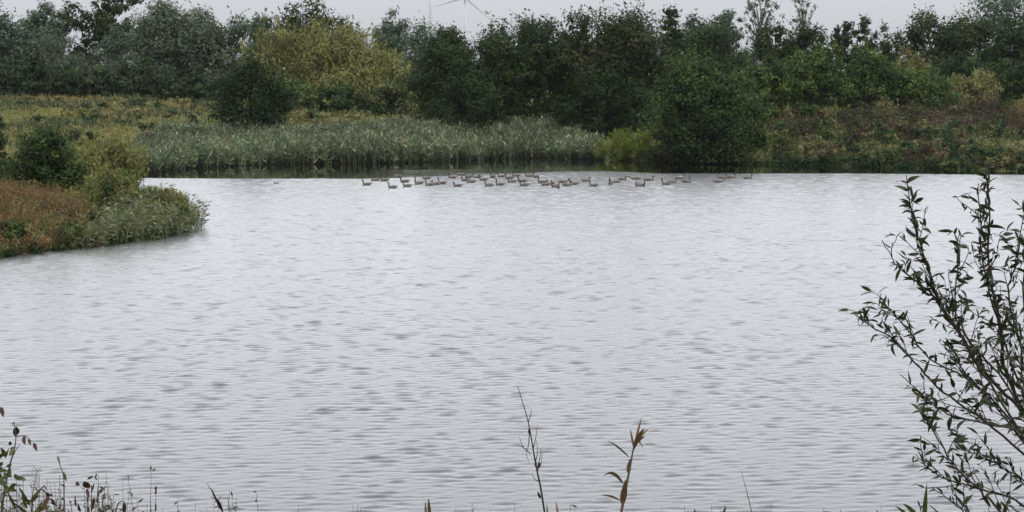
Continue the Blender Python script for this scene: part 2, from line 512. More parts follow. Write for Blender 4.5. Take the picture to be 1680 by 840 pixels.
DARK = ((0.014, 0.026, 0.011), (0.018, 0.032, 0.013), (0.024, 0.036, 0.014))
ALDER = ((0.020, 0.034, 0.015), (0.028, 0.044, 0.018), (0.038, 0.052, 0.022))
HAZE_TINT = ((0.066, 0.092, 0.066), (0.08, 0.104, 0.075), (0.09, 0.112, 0.08))  # distance haze painted into the leaf colour, paler and greyer
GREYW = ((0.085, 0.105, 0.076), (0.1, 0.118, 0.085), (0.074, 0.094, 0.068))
YELLOW = ((0.195, 0.2, 0.072), (0.17, 0.18, 0.066), (0.225, 0.22, 0.08), (0.14, 0.155, 0.058))
BRAMB = ((0.022, 0.042, 0.022), (0.03, 0.05, 0.026), (0.085, 0.11, 0.066), (0.028, 0.028, 0.018))
SALLOW = ((0.042, 0.068, 0.03), (0.058, 0.088, 0.036), (0.028, 0.046, 0.021), (0.084, 0.11, 0.044))
LIME = ((0.221, 0.2665, 0.0715), (0.182, 0.2275, 0.0715), (0.273, 0.2795, 0.078))
RUST = ((0.2, 0.112, 0.045), (0.15, 0.092, 0.04), (0.235, 0.145, 0.06), (0.11, 0.08, 0.038))
OLIVE = ((0.169, 0.169, 0.0676), (0.2145, 0.2015, 0.0806), (0.13, 0.1365, 0.0546))

BACK = 'trees of the hazy line behind the far bank'
ALD = 'dark alders standing behind the reed bed'
# ---- distant wood on the skyline
def strip_wood(name, label, x0, x1, D, h, n, cols, seed, ls=0.9):
    rng = np.random.default_rng(seed)
    q_all, c_all = [], []
    k = int((x1 - x0) / 7)
    for i in range(k):
        hh = h * rng.uniform(0.75, 1.25); ww = rng.uniform(8, 14)
        x = x0 + (i + rng.uniform(0.2, 0.8)) * (x1 - x0) / k; y = D + rng.uniform(-15, 15)
        q, c, C = foliage(rng, ww, ww, hh, 'oval', ncl=26, n=n // k, ls=ls, cols=cols, clr=0.17)
        q_all.append(q + np.array([x, y, gz(x, y)])); c_all.append(c)
    o = link(name, mesh_polys(name, np.concatenate(q_all), 4, np.concatenate(c_all), M_LEAF))
    return tag(o, label, 'wood', kind='stuff')
strip_wood('distant_wood', 'far-off wood on the skyline fading into the haze', -260, 260, 720, 13, 36000, HAZE_TINT, 5)

# ---- back line of trees, left to right
T = tree
T('broadleaf_tree', 'dark tree at the left frame edge with a flat ragged top', 'tree', 20, 12, 158, 330, HAZE_TINT[:2], 'dome', BACK, 1, n=12649, ls=0.42)
T('broadleaf_tree', 'tall dark tree beside the first gap of sky on the left', 'tree', 78, -2, 91, 336, HAZE_TINT[:2], 'dome', BACK, 2, n=10350, ls=0.42)
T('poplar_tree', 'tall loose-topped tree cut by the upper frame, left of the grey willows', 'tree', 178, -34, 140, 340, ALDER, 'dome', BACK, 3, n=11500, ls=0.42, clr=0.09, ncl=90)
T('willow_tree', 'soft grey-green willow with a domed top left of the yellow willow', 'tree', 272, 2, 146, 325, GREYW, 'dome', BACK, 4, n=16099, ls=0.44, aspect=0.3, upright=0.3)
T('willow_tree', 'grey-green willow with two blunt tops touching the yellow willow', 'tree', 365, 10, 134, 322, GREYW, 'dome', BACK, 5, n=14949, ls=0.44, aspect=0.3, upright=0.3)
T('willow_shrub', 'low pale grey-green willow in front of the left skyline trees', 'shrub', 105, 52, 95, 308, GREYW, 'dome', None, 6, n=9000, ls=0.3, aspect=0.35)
T('willow_shrub', 'low grey willow shrub under the tall loose-topped tree', 'shrub', 190, 48, 80, 306, HAZE_TINT, 'dome', None, 7, n=7500, ls=0.3, aspect=0.35)
T('broadleaf_tree', 'small tree topping out behind the left side of the yellow willow', 'tree', 432, 10, 75, 335, HAZE_TINT, 'dome', BACK, 8, n=6899, ls=0.42)
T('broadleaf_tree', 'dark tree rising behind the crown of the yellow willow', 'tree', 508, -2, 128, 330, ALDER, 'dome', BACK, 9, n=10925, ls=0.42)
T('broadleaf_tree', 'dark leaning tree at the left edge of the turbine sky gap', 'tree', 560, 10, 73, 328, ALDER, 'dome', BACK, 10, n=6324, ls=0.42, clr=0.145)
T('broadleaf_tree', 'pale pointed tree standing left of the wind turbines', 'tree', 640, 20, 75, 400, HAZE_TINT, 'dome', BACK, 11, n=6899, ls=0.4)
T('broadleaf_tree', 'hazy low tree directly under the wind turbine towers', 'tree', 700, 34, 115, 410, HAZE_TINT, 'dome', BACK, 12, n=8049, ls=0.4)
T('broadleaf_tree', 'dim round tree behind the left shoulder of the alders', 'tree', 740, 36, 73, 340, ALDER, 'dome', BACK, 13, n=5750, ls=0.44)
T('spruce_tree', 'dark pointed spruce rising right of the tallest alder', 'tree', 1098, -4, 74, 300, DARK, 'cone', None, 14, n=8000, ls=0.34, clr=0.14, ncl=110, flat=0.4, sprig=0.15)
T('broadleaf_tree', 'pale hazy tree just right of the pointed spruce', 'tree', 1140, 12, 85, 360, HAZE_TINT, 'dome', BACK, 15, n=6899, ls=0.45, clr=0.145)
T('broadleaf_tree', 'hazy tree beside the misty gap left of the thin birches', 'tree', 1182, 16, 73, 365, HAZE_TINT, 'dome', BACK, 16, n=6324, ls=0.45)
T('broadleaf_tree', 'squat dark tree at the foot of the thin birches', 'tree', 1165, 38, 134, 335, ALDER, 'dome', BACK, 17, n=8049, ls=0.44)
T('birch_tree', 'thin sparse birch with see-through crown, left of the pair', 'tree', 1245, -42, 62, 320, HAZE_TINT, 'oval', 'sparse birches cut by the upper frame', 18, n=1500, ls=0.26, ncl=42, clr=0.1, t0=0.42, bark=M_BIRCH, trunk_limbs=26)
T('birch_tree', 'thin sparse birch with pale trunk, right of the pair', 'tree', 1311, -34, 58, 322, HAZE_TINT, 'oval', 'sparse birches cut by the upper frame', 19, n=1100, ls=0.26, ncl=36, clr=0.1, t0=0.4, bark=M_BIRCH, trunk_limbs=24)
T('hawthorn_tree', 'dark bushy tree under the left thin birch', 'tree', 1268, 32, 92, 312, ALDER, 'dome', BACK, 20, n=8625, ls=0.38)
T('hawthorn_tree', 'round dark tree under the right thin birch', 'tree', 1322, 44, 78, 310, ALDER, 'dome', BACK, 21, n=7474, ls=0.38)
T('hawthorn_tree', 'dark tree with a knobbly top left of the see-through tree', 'tree', 1376, 30, 58, 316, ALDER, 'dome', BACK, 22, n=5175, ls=0.38, clr=0.13, ncl=40)
T('hawthorn_tree', 'gappy dark tree with sky showing through its branches', 'tree', 1416, 31, 65, 318, ALDER, 'oval', BACK, 23, n=2989, ls=0.3, ncl=30, clr=0.12, trunk_limbs=16, t0=0.12)
T('hawthorn_tree', 'gappy dark tree with an overhanging right-hand branch', 'tree', 1452, 30, 68, 320, ALDER, 'oval', BACK, 24, n=3219, ls=0.3, ncl=30, clr=0.12, trunk_limbs=16, t0=0.15)
T('broadleaf_tree', 'full dark tree right of the gappy trees', 'tree', 1518, 16, 97, 322, ALDER, 'oval', BACK, 25, n=9200, ls=0.34)
T('broadleaf_tree', 'dark tree below the pale big crown at the right', 'tree', 1580, 22, 128, 318, ALDER, 'dome', BACK, 26, n=10350, ls=0.42)
T('broadleaf_tree', 'big pale blue-green crown in the top right corner', 'tree', 1645, -36, 165, 420, HAZE_TINT, 'dome', None, 27, n=12000, ls=0.44)
T('broadleaf_tree', 'dark tree at the right frame edge under the pale crown', 'tree', 1660, 34, 109, 312, ALDER, 'dome', BACK, 28, n=9200, ls=0.42)

# ---- bramble hedge on the left
def hedge(name, label, cat, p0, p1, h0, h1, thick, cols, n, seed, ls=0.3, **kw):
    rng = np.random.default_rng(seed)
    L = (Vector(p1) - Vector(p0)).length
    k = max(3, int(L / 2.2)); Q, Cc = [], []
    cx, cy = (p0[0] + p1[0]) / 2, (p0[1] + p1[1]) / 2
    z0 = gz(cx, cy)
    for i in range(k):
        f = (i + rng.uniform(0.1, 0.9)) / k
        x = p0[0] + (p1[0] - p0[0]) * f + rng.normal() * 0.3; y = p0[1] + (p1[1] - p0[1]) * f + rng.normal() * thick * 0.2
        hh = (h0 + (h1 - h0) * f) * rng.uniform(0.8, 1.12)
        q, c, C = foliage(rng, rng.uniform(3.4, 5.0), thick, hh, 'dome', ncl=22, n=n // k, ls=ls, cols=cols, clr=0.16, **kw)
        Q.append(q + np.array([x - cx, y - cy, gz(x, y) - z0])); Cc.append(c)
    r = empty(name, (cx, cy, z0)); tag(r, label, cat)
    link('foliage', mesh_polys('foliage', np.concatenate(Q), 4, np.concatenate(Cc), M_LEAF), r)
    mb = MB()
    for i in range(k * 5):
        f = rng.uniform(0, 1); x = p0[0] + (p1[0] - p0[0]) * f - cx; y = p0[1] + (p1[1] - p0[1]) * f - cy + rng.normal() * thick * 0.25
        z = gz(x + cx, y + cy) - z0; hh = (h0 + (h1 - h0) * f) * rng.uniform(0.6, 1.05); dx, dy = rng.normal() * 1.2, rng.normal() * 0.8
        mb.add(tube(catmull([(x, y, z - 0.1), (x + dx * 0.3, y + dy * 0.3, z + hh * 0.8), (x + dx, y + dy, z + hh), (x + dx * 2, y + dy * 2, z + hh * 0.6)], 3),
                    [0.03 - 0.002 * j for j in range(10)], 4, False))
    link('stems', mb.mesh('stems', M_CANE), r)
    return r
def wx_at(px, D): return (px - 840.0) / FPX * D * 1.0
hedge('bramble_hedge', 'long low bramble hedge with arching stems along the left field', 'hedge',
      (wx_at(-40, 296), 296, 0), (wx_at(410, 290), 290, 0), 5.3, 5.1, 4.5, BRAMB[:2] + BRAMB[:2] + BRAMB[2:], 46000, 61, ls=0.36, sprig=0.32, flat=0.4, aspect=0.42)
T('willow_tree', 'large yellow-olive willow dome with feathery upright shoots', 'tree', 522, 38, 268, 272, YELLOW, 'dome', None, 31, n=42000, ls=0.3, aspect=0.24, upright=0.6, ncl=170, clr=0.12, sprig=0.2, lump=0.08, top_lump=0.03, depth=0.5, cvar=0.15, tip=1.1)
T('willow_shrub', 'yellow-olive willow shoulder sloping down to the alders', 'shrub', 625, 84, 110, 268, YELLOW, 'dome', None, 32, n=13000, ls=0.34, aspect=0.22, upright=0.6, ncl=90, clr=0.14, sprig=0.25)
T('bramble_bush', 'dark green bush in front of the yellow willow beside the round shrub', 'bush', 486, 136, 95, 262, SALLOW + BRAMB[2:3] + OLIVE[2:], 'dome', None, 33, n=9000, ls=0.28, sprig=0.15)
T('bramble_bush', 'dark green bush under the middle of the yellow willow', 'bush', 566, 140, 95, 262, SALLOW + BRAMB[:1] + OLIVE[2:], 'dome', None, 34, n=8000, ls=0.28, sprig=0.15)
T('bramble_bush', 'yellowish bush at the right foot of the yellow willow', 'bush', 640, 138, 80, 260, YELLOW[3:] + OLIVE[2:] + BRAMB[:2], 'dome', None, 35, n=7000, ls=0.28, sprig=0.15)
T('alder_shrub', 'round very dark shrub standing at the left end of the reeds', 'shrub', 412, 95, 122, 226, DARK, 'round', None, 36, n=16000, ls=0.24, clr=0.14, ncl=130, sprig=0.1)
# ---- alders
T('alder_tree', 'leftmost dark alder with a low ragged crown', 'tree', 735, 58, 130, 240, ALDER, 'dome', ALD, 41, n=20800, ls=0.28, ncl=110, clr=0.165, lump=0.12)
T('alder_tree', 'second dark alder, just right of the turbine sky gap', 'tree', 815, 34, 115, 243, ALDER, 'oval', ALD, 42, n=19500, ls=0.28, ncl=110, clr=0.165, lump=0.12)
T('alder_tree', 'middle dark alder with several pointed tops', 'tree', 885, 12, 115, 246, ALDER, 'oval', ALD, 43, n=20800, ls=0.28, ncl=110, clr=0.165, lump=0.12)
T('alder_tree', 'dark slim alder in the valley between the two highest alders', 'tree', 948, 22, 90, 248, ALDER, 'oval', ALD, 44, n=15600, ls=0.28, ncl=90, clr=0.165, lump=0.12)
T('alder_tree', 'tallest alder with a broad rounded brownish top', 'tree', 1020, 3, 165, 244, ALDER + ((0.075, 0.07, 0.03),), 'dome', ALD, 45, n=31200, ls=0.28, ncl=150, clr=0.165, lump=0.12)
T('alder_shrub', 'low dark alder growth under the leftmost alder by the reeds', 'shrub', 770, 120, 120, 234, DARK, 'dome', None, 46, n=9000, ls=0.25)
T('alder_shrub', 'low dark alder growth between the reeds and the tallest alder', 'shrub', 985, 110, 150, 238, DARK, 'dome', None, 47, n=12000, ls=0.25)
# ---- right-hand shrubs
T('sallow_bush', 'large round willow bush hanging over the water right of the reeds', 'bush', 1155, 96, 178, 216, SALLOW[:3] + ALDER, 'round', None, 51, n=32000, ls=0.25, aspect=0.4, ncl=190, clr=0.12, upright=0.25, sprig=0.18, tip=1.4)
T('sallow_bush', 'small bright yellow-green bush between the reeds and the round willow', 'bush', 1030, 212, 92, 222, tuple(tuple(c * 0.72 for c in k) for k in LIME) + SALLOW[3:], 'dome', None, 52, n=11000, ls=0.17, aspect=0.2, upright=0.6, sprig=0.2)
SH = 'green shrubs in the row above the right-hand bank'
T('sallow_bush', 'green shrub peeping out behind the round willow bush', 'bush', 1262, 88, 95, 236, SALLOW, 'dome', SH, 53, n=11000, ls=0.25, sprig=0.16, tip=1.9)
T('sallow_bush', 'green shrub second in the row right of the round willow', 'bush', 1335, 82, 105, 238, SALLOW, 'dome', SH, 54, n=13000, ls=0.25, sprig=0.16, tip=1.9)
T('sallow_bush', 'broad green shrub in the middle of the right-hand row', 'bush', 1425, 80, 120, 239, SALLOW, 'dome', SH, 55, n=14000, ls=0.25, sprig=0.16, tip=1.9)
T('sallow_bush', 'lower shrub ending the right-hand row before the pale patch', 'bush', 1520, 112, 88, 236, SALLOW, 'dome', SH, 56, n=8000, ls=0.25, sprig=0.16, tip=1.9)
T('sallow_bush', 'small yellowing shrub with an orange tinge behind the row', 'bush', 1492, 72, 56, 275, ((0.14, 0.135, 0.05), (0.12, 0.125, 0.045), (0.15, 0.115, 0.045)), 'dome', None, 57, n=6000, ls=0.25)
hedge('field_hedge', 'dense green hedge running to the right frame edge below the trees', 'hedge', (wx_at(1500, 285), 285, 0), (wx_at(1730, 262), 262, 0), 5.4, 5.0, 5, SALLOW + BRAMB[:2], 30000, 62, ls=0.28)
T('sallow_bush', 'dark blue-green bush in the middle of the right-hand hedge', 'bush', 1570, 84, 75, 262, BRAMB[:1] + ALDER[:1], 'dome', None, 58, n=7000, ls=0.25)
T('sallow_bush', 'pale olive bush beneath the right-hand hedge', 'bush', 1600, 118, 90, 250, OLIVE, 'dome', None, 59, n=7000, ls=0.24, aspect=0.3, upright=0.4)
T('sallow_bush', 'dark green bush cut by the right frame edge', 'bush', 1680, 98, 90, 236, SALLOW[2:] + DARK, 'dome', None, 60, n=10000, ls=0.24)
# ---- left spit
T('sallow_bush', 'dark green bush above the rusty plants on the left point', 'bush', 78, 212, 115, 128, SALLOW[2:] + ALDER, 'dome', None, 63, n=16000, ls=0.15, ncl=110, clr=0.145)
T('willow_shrub', 'soft olive willow with fine shoots behind the left point', 'shrub', 185, 216, 110, 136, YELLOW, 'dome', None, 64, n=20000, ls=0.2, aspect=0.16, upright=0.7, ncl=120, sprig=0.3, clr=0.145)
T('alder_shrub', 'dark twiggy shrub cut by the left frame edge above the point', 'shrub', -10, 165, 60, 132, DARK + ((0.05, 0.04, 0.03),), 'oval', None, 65, n=8000, ls=0.14)
T('sallow_bush', 'small dark green bush at the water in the lower left of the point', 'bush', 10, 362, 85, 106, SALLOW[2:] + ALDER, 'dome', None, 66, n=9000, ls=0.12)
T('willow_shrub', 'dense grey-green willow rounding off the tip of the left point', 'shrub', 262, 312, 108, 121, OLIVE + SALLOW[3:], 'dome', None, 67, n=18000, ls=0.16, aspect=0.18, upright=0.5, ncl=120, sprig=0.25, clr=0.145)
T('willow_shrub', 'low mixed willow between the rusty plants and the tip', 'shrub', 190, 286, 130, 120, SALLOW + OLIVE, 'dome', None, 68, n=18000, ls=0.16, aspect=0.18, upright=0.5, ncl=120, sprig=0.25, clr=0.145)

# ------------------------------------------------------------------ reeds, herbs and grass (uncountable)
def blades(rng, B, h, w, lean, cols, per=3, bend=0.5, leafy=0.0, leafl=0.35, up=(-0.3, 0.9), cv=0.25):
    """tapered bent blades from base points B (n,3); cols (n,3) per base"""
    n = len(B)
    b = np.repeat(B, per, 0); c = np.repeat(cols, per, 0) * rng.uniform(1 - cv, 1 + cv, (n * per, 1))
    m = n * per
    hh = np.repeat(h, per) * rng.uniform(0.65, 1.1, m)
    az = rng.uniform(0, 2 * np.pi, m); ln = lean * rng.uniform(0.2, 1.4, m)
    dirx, diry = np.cos(az), np.sin(az)
    b = b + np.stack([dirx, diry, np.zeros(m)], -1) * 0.06
    f = rng.uniform(0, np.pi, m); wx_, wy_ = np.cos(f) * w / 2, np.sin(f) * w / 2
    side = np.stack([wx_, wy_, np.zeros(m)], -1)
    mid = b + np.stack([dirx * ln * 0.4 * hh, diry * ln * 0.4 * hh, hh * 0.6], -1)
    tip = b + np.stack([dirx * ln * hh, diry * ln * hh, hh * (1 - bend * ln * ln)], -1)
    q1 = np.stack([b - side * 0.7, b + side * 0.7, mid + side, mid - side], 1)
    q2 = np.stack([mid - side, mid + side, tip + side * 0.12, tip - side * 0.12], 1)
    Q = [q1, q2]; C = [c, c]
    if leafy > 0:
        k = int(leafy)
        bb = np.repeat(b, k, 0); mm = len(bb)
        t = rng.uniform(0.25, 1.0, mm)[:, None]
        P = bb + (np.repeat(tip, k, 0) - bb) * t
        az = rng.uniform(0, 2 * np.pi, mm); uz = rng.uniform(up[0], up[1], mm)
        A = unit(np.stack([np.cos(az), np.sin(az), uz], -1))
        L = leafl * rng.uniform(0.6, 1.3, mm)
        N = unit(np.cross(A, rng.normal(size=(mm, 3))))
        Q.append(leaf_quads(rng, P + A * L[:, None] * 0.5, N, A, L, L * 0.16 + 0.015))
        C.append(np.repeat(c, k, 0) * rng.uniform(0.85, 1.3, (mm, 1)))
    return np.concatenate(Q), np.concatenate(C)
def scatter(rng, x0, x1, y0, y1, n, cond):
    x = rng.uniform(x0, x1, n); y = rng.uniform(y0, y1, n)
    s = shore_sd(x, y)
    k = cond(x, y, s)
    x, y, s = x[k], y[k], s[k]
    return np.stack([x, y, ground(x, y) - 0.03], -1), s
def pick(rng, cols, n):
    cols = vivid(cols); return cols[rng.integers(0, len(cols), n)] * rng.uniform(0.8, 1.2, (n, 1))
def stuff(name, label, cat, Q, C, mat=M_REED):
    return tag(link(name, mesh_polys(name, Q, 4, C, mat)), label, cat, kind='stuff')

# reed bed along the far shore
rng = np.random.default_rng(101)
REEDC = ((0.143, 0.1794, 0.1144), (0.117, 0.1495, 0.0988), (0.208, 0.2405, 0.156), (0.0936, 0.1248, 0.0728), (0.247, 0.26, 0.1625), (0.13, 0.13, 0.078))
B, s = scatter(rng, -37, 11.5, 194, 246, 30000, lambda x, y, s: (s > -1.6) & (s < 13 + 2 * _gn1(x, y)) & (x < 10 - 0.4 * np.maximum(s, 0)))
hn = snoise(rng, 10, 0.05, 0.4)
h = 2.4 + 0.55 * hn(B[:, 0] * 0.8, B[:, 1] * 0.8)
h = h * (1 - 0.25 * sstep(8, 14, s))
Q, C = blades(rng, B, h, 0.04, 0.2, pick(rng, REEDC, len(B)) * (1 + 0.3 * hn(B[:, 0] * 1.3 + 40, B[:, 1] * 1.3))[:, None], per=2, leafy=5, leafl=0.6, up=(0.0, 2.0), cv=0.45)
stuff('reed_bed', 'tall blue-green reeds lining the far shore', 'reeds', Q, C)
B, s = scatter(rng, -37, 11.5, 190, 236, 22000, lambda x, y, s: (s > -1.7) & (s < 0.2) & (x < 10))  # low front growth, its near-black colour painting the shade under dense reeds
Q, C = blades(rng, B, 1.25 + 0.5 * hn(B[:, 0], B[:, 1]), 0.08, 0.35, pick(rng, ((0.014, 0.018, 0.01), (0.022, 0.018, 0.012), (0.016, 0.026, 0.012)), len(B)), per=2, leafy=3, leafl=0.4)
stuff('reed_foot_shade', 'low reed growth coloured near-black as the shade at the foot of the reeds', 'reeds', Q, C)
B, s = scatter(rng, -37, 10, 194, 246, 3200, lambda x, y, s: (s > -1.4) & (s < 12) & (x < 10 - 0.4 * np.maximum(s, 0)))
P = B + np.stack([rng.normal(0, 0.15, len(B)), rng.normal(0, 0.15, len(B)), 2.5 + 0.55 * hn(B[:, 0] * 0.8, B[:, 1] * 0.8)], -1)
P = np.repeat(P, 3, 0) + rng.normal(0, 0.04, (3 * len(P), 3)); nP = len(P)
A_ = unit(np.stack([rng.normal(0.35, 0.3, nP), rng.normal(0, 0.3, nP), rng.uniform(0.3, 1, nP)], -1)); L_ = rng.uniform(0.2, 0.42, nP)
stuff('reed_plumes', 'brownish seed plumes over the reeds', 'reeds', leaf_quads(rng, P, unit(np.cross(A_, rng.normal(size=(nP, 3)))), A_, L_, L_ * 0.3), pick(rng, ((0.15, 0.12, 0.09), (0.2, 0.17, 0.12), (0.11, 0.085, 0.07)), nP))
# reeds on the left point, thinning out over the water at the tip
B, s = scatter(rng, -34, -16.5, 100, 134, 9000, lambda x, y, s: (s > -0.7 - 0.5 * (x > -20)) & (s < 3.5) & (x > -22.6))
Q, C = blades(rng, B, 1.5 + 0.5 * hn(B[:, 0] * 2, B[:, 1] * 2) + 0.5 * (B[:, 0] > -22), 0.025, 0.35, pick(rng, REEDC + OLIVE, len(B)), per=1, leafy=4, leafl=0.35)
stuff('point_reeds', 'loose reeds and sedge fringing the left point', 'reeds', Q, C)
# rusty plants on the left point
B, s = scatter(rng, -36, -22.5, 101, 122, 5500, lambda x, y, s: (s > -0.1) & (x < -22.6 - 0.19 * (y - 108)))
Q, C = blades(rng, B, 0.7 + 1.0 * sstep(0, 4, s) + 0.45 * hn(B[:, 0] * 1.5, B[:, 1] * 1.5), 0.03, 0.3, np.where((hn(B[:, 0] * 2, B[:, 1] * 2 + 9) + 0.5 * rng.normal(size=len(B)) > 0.45)[:, None], pick(rng, OLIVE, len(B)), pick(rng, RUST, len(B))), per=2, leafy=4, leafl=0.2)
stuff('rusty_herbs', 'rust-orange autumn plants on the left point', 'plants', Q, C)
B, s = scatter(rng, -48, -24, 112, 175, 9000, lambda x, y, s: (s > 1.5) & (x / y > -0.27) & (y > 116 + 0.2 * (x + 30)))
Q, C = blades(rng, B, 1.0 + 0.45 * hn(B[:, 0] * 1.3, B[:, 1] * 1.3), 0.03, 0.35, pick(rng, OLIVE + LIME + RUST[2:3], len(B)), per=2, leafy=4, leafl=0.24)
stuff('point_herbs', 'olive and yellow-green herbs behind the rusty plants', 'plants', Q, C)
# left field: rough grass and herbs
zn = snoise(rng, 14, 0.02, 0.15)
B, s = scatter(rng, -92, -8, 150, 292, 44000, lambda x, y, s: (s > 2.5) & (x / y > -0.27) & (y > 205 - 60 * (x < -36)))
f = zn(B[:, 0], B[:, 1]); g = hn(B[:, 0] * 0.7, B[:, 1] * 0.7)
cg, cs, co_ = pick(rng, LIME + OLIVE, len(B)), pick(rng, ((0.27, 0.225, 0.09), (0.23, 0.195, 0.08), (0.24, 0.185, 0.08)), len(B)), pick(rng, BRAMB + OLIVE, len(B))
far = sstep(240, 290, B[:, 1])
wgt = np.clip(0.5 + 0.5 * f + 0.6 * (far - 0.4), 0, 1)[:, None]
c = np.where((g > 0.25)[:, None], co_, cg * (1 - wgt) + cs * wgt)
Q, C = blades(rng, B, 0.7 + 0.25 * g + 0.3 * (g > 0.25), 0.08, 0.5, c, per=1, leafy=3, leafl=0.34)
stuff('rough_grass', 'rough yellow-green grass and herbs on the left field', 'grass', Q, C)
# right bank: docks, herbs and dead stalks
B, s = scatter(rng, 13, 66, 188, 252, 30000, lambda x, y, s: (s > -0.9) & (s < 46) & (x / y < 0.28))
f = zn(B[:, 0] * 1.5, B[:, 1] * 1.5); z = B[:, 2]
cl, ch, cy = pick(rng, SALLOW + BRAMB[:2] + ALDER, len(B)), pick(rng, ((0.042, 0.03, 0.022), (0.055, 0.036, 0.025), (0.036, 0.03, 0.02), (0.08, 0.05, 0.03), (0.06, 0.058, 0.028)), len(B)), pick(rng, OLIVE + LIME[1:2] + RUST[2:3], len(B))
tz = z + 1.5 * f + 0.6 * hn(B[:, 0], B[:, 1]) + rng.normal(size=len(B)) * 0.5
left = 1 - sstep(24, 33, B[:, 0])
c = np.where((tz > 3.4 + 0.9 * left)[:, None], ch, np.where((tz > 1.7 - 0.4 * left)[:, None] & (rng.uniform(0, 1, len(B)) < 0.30 + 0.6 * left)[:, None], cy, cl))
Q, C = blades(rng, B, 0.65 + 0.22 * f + 0.35 * (tz > 3.4), 0.06, 0.5, c, per=1, leafy=4, leafl=0.28)
stuff('bank_herbs', 'mixed green and red-brown herbs covering the right bank', 'plants', Q, C)
# plain grass between reeds and trees, and beyond
B, s = scatter(rng, -20, 30, 214, 300, 12000, lambda x, y, s: (s > 6) & (s < 75))
Q, C = blades(rng, B, 0.5 + 0.1 * hn(B[:, 0], B[:, 1]), 0.07, 0.6, pick(rng, LIME + LIME + OLIVE, len(B)), per=2, leafy=1, leafl=0.3)
stuff('bank_grass', 'bright green grass on the slope behind the reeds', 'grass', Q, C)

# tussocks, docks and young brambles that break up field, bank and point
def clumps(name, label, rng, B, size, cols, per=260, ls=0.2, hf=(0.6, 1.1), **kw):
    Qs, Cs = [], []
    for b in B:
        w = rng.uniform(*size); c0 = cols[rng.integers(0, len(cols))]
        q, c, _ = foliage(rng, w, w, w * rng.uniform(*hf), 'dome', ncl=12, n=per, ls=ls, cols=c0, clr=0.22, **kw)
        Qs.append(q + b); Cs.append(c)
    return stuff(name, label, 'plants', np.concatenate(Qs), np.concatenate(Cs), M_LEAF)
STRAW = ((0.2375, 0.2063, 0.0938), (0.2, 0.1812, 0.075)); BROWN = ((0.042, 0.03, 0.022), (0.058, 0.038, 0.026), (0.08, 0.05, 0.03)); TAN = ((0.13, 0.10, 0.06), (0.10, 0.08, 0.045))
B, s = scatter(rng, -92, -8, 160, 284, 620, lambda x, y, s: (s > 4) & (x / y > -0.27) & (y > 200 - 60 * (x < -36)))
B = B[:230]
clumps('field_clumps', 'bushy weeds and low brambles dotted over the left field', rng, B, (1.4, 3.4), [OLIVE[2:], OLIVE, OLIVE, BRAMB, BRAMB, STRAW, SALLOW], ls=0.24, hf=(0.35, 0.6))
B, s = scatter(rng, 13, 66, 188, 250, 900, lambda x, y, s: (s > 0.0) & (s < 44) & (x / y < 0.28))
lo, hi = B[B[:, 2] < 3.1][:170], B[B[:, 2] >= 3.1][:130]
clumps('bank_clumps', 'low green and olive bushes and weeds on the right bank', rng, lo, (1.2, 3.2), [SALLOW, BRAMB, OLIVE[2:], OLIVE, BRAMB, ALDER, ALDER, BROWN, TAN], ls=0.2, hf=(0.4, 0.75))
clumps('dock_stands', 'dark red-brown docks and dead stalks along the top of the right bank', rng, hi, (1.4, 3.6), [BROWN, BROWN, TAN, OLIVE[2:], OLIVE, BRAMB, SALLOW, RUST[3:]], ls=0.2, hf=(0.45, 0.9), upright=0.5, aspect=0.3)
B, s = scatter(rng, 11, 60, 184, 226, 2600, lambda x, y, s: (s > -0.5) & (s < 1.3) & (x / y < 0.28))
clumps('bank_edge_growth', 'dark overhanging growth along the waterline of the right bank', rng, B[:150], (0.9, 2.0), [ALDER, BRAMB[:2], DARK, SALLOW[:1], BROWN], per=180, ls=0.16, hf=(0.5, 0.8))
B, s = scatter(rng, -30, -17.5, 99, 128, 1500, lambda x, y, s: (s > -0.35) & (s < 0.5))
clumps('point_edge_growth', 'dark overhanging growth along the waterline of the left point', rng, B[:70], (0.6, 1.2), [ALDER, BRAMB[:2], DARK, SALLOW[:1], BROWN], per=160, ls=0.11, hf=(0.4, 0.8))
B, s = scatter(rng, -36, -18.5, 101, 134, 500, lambda x, y, s: (s > 0.1))
rs, gr = B[(B[:, 0] < -24) & (B[:, 1] < 120)][:46], B[(B[:, 0] >= -25.5)][:80]
clumps('rusty_clumps', 'mounds of rust-coloured plants on the left point', rng, rs, (0.9, 2.0), [RUST, RUST, RUST, OLIVE, BROWN], ls=0.13, hf=(0.6, 1.0), per=420, upright=0.5, aspect=0.3)
clumps('point_clumps', 'mounds of sedge and willow shoots on the left point', rng, gr, (0.9, 1.9), [OLIVE, SALLOW, OLIVE, TAN, ALDER], ls=0.13, hf=(0.6, 1.1), per=420, upright=0.6, aspect=0.25)

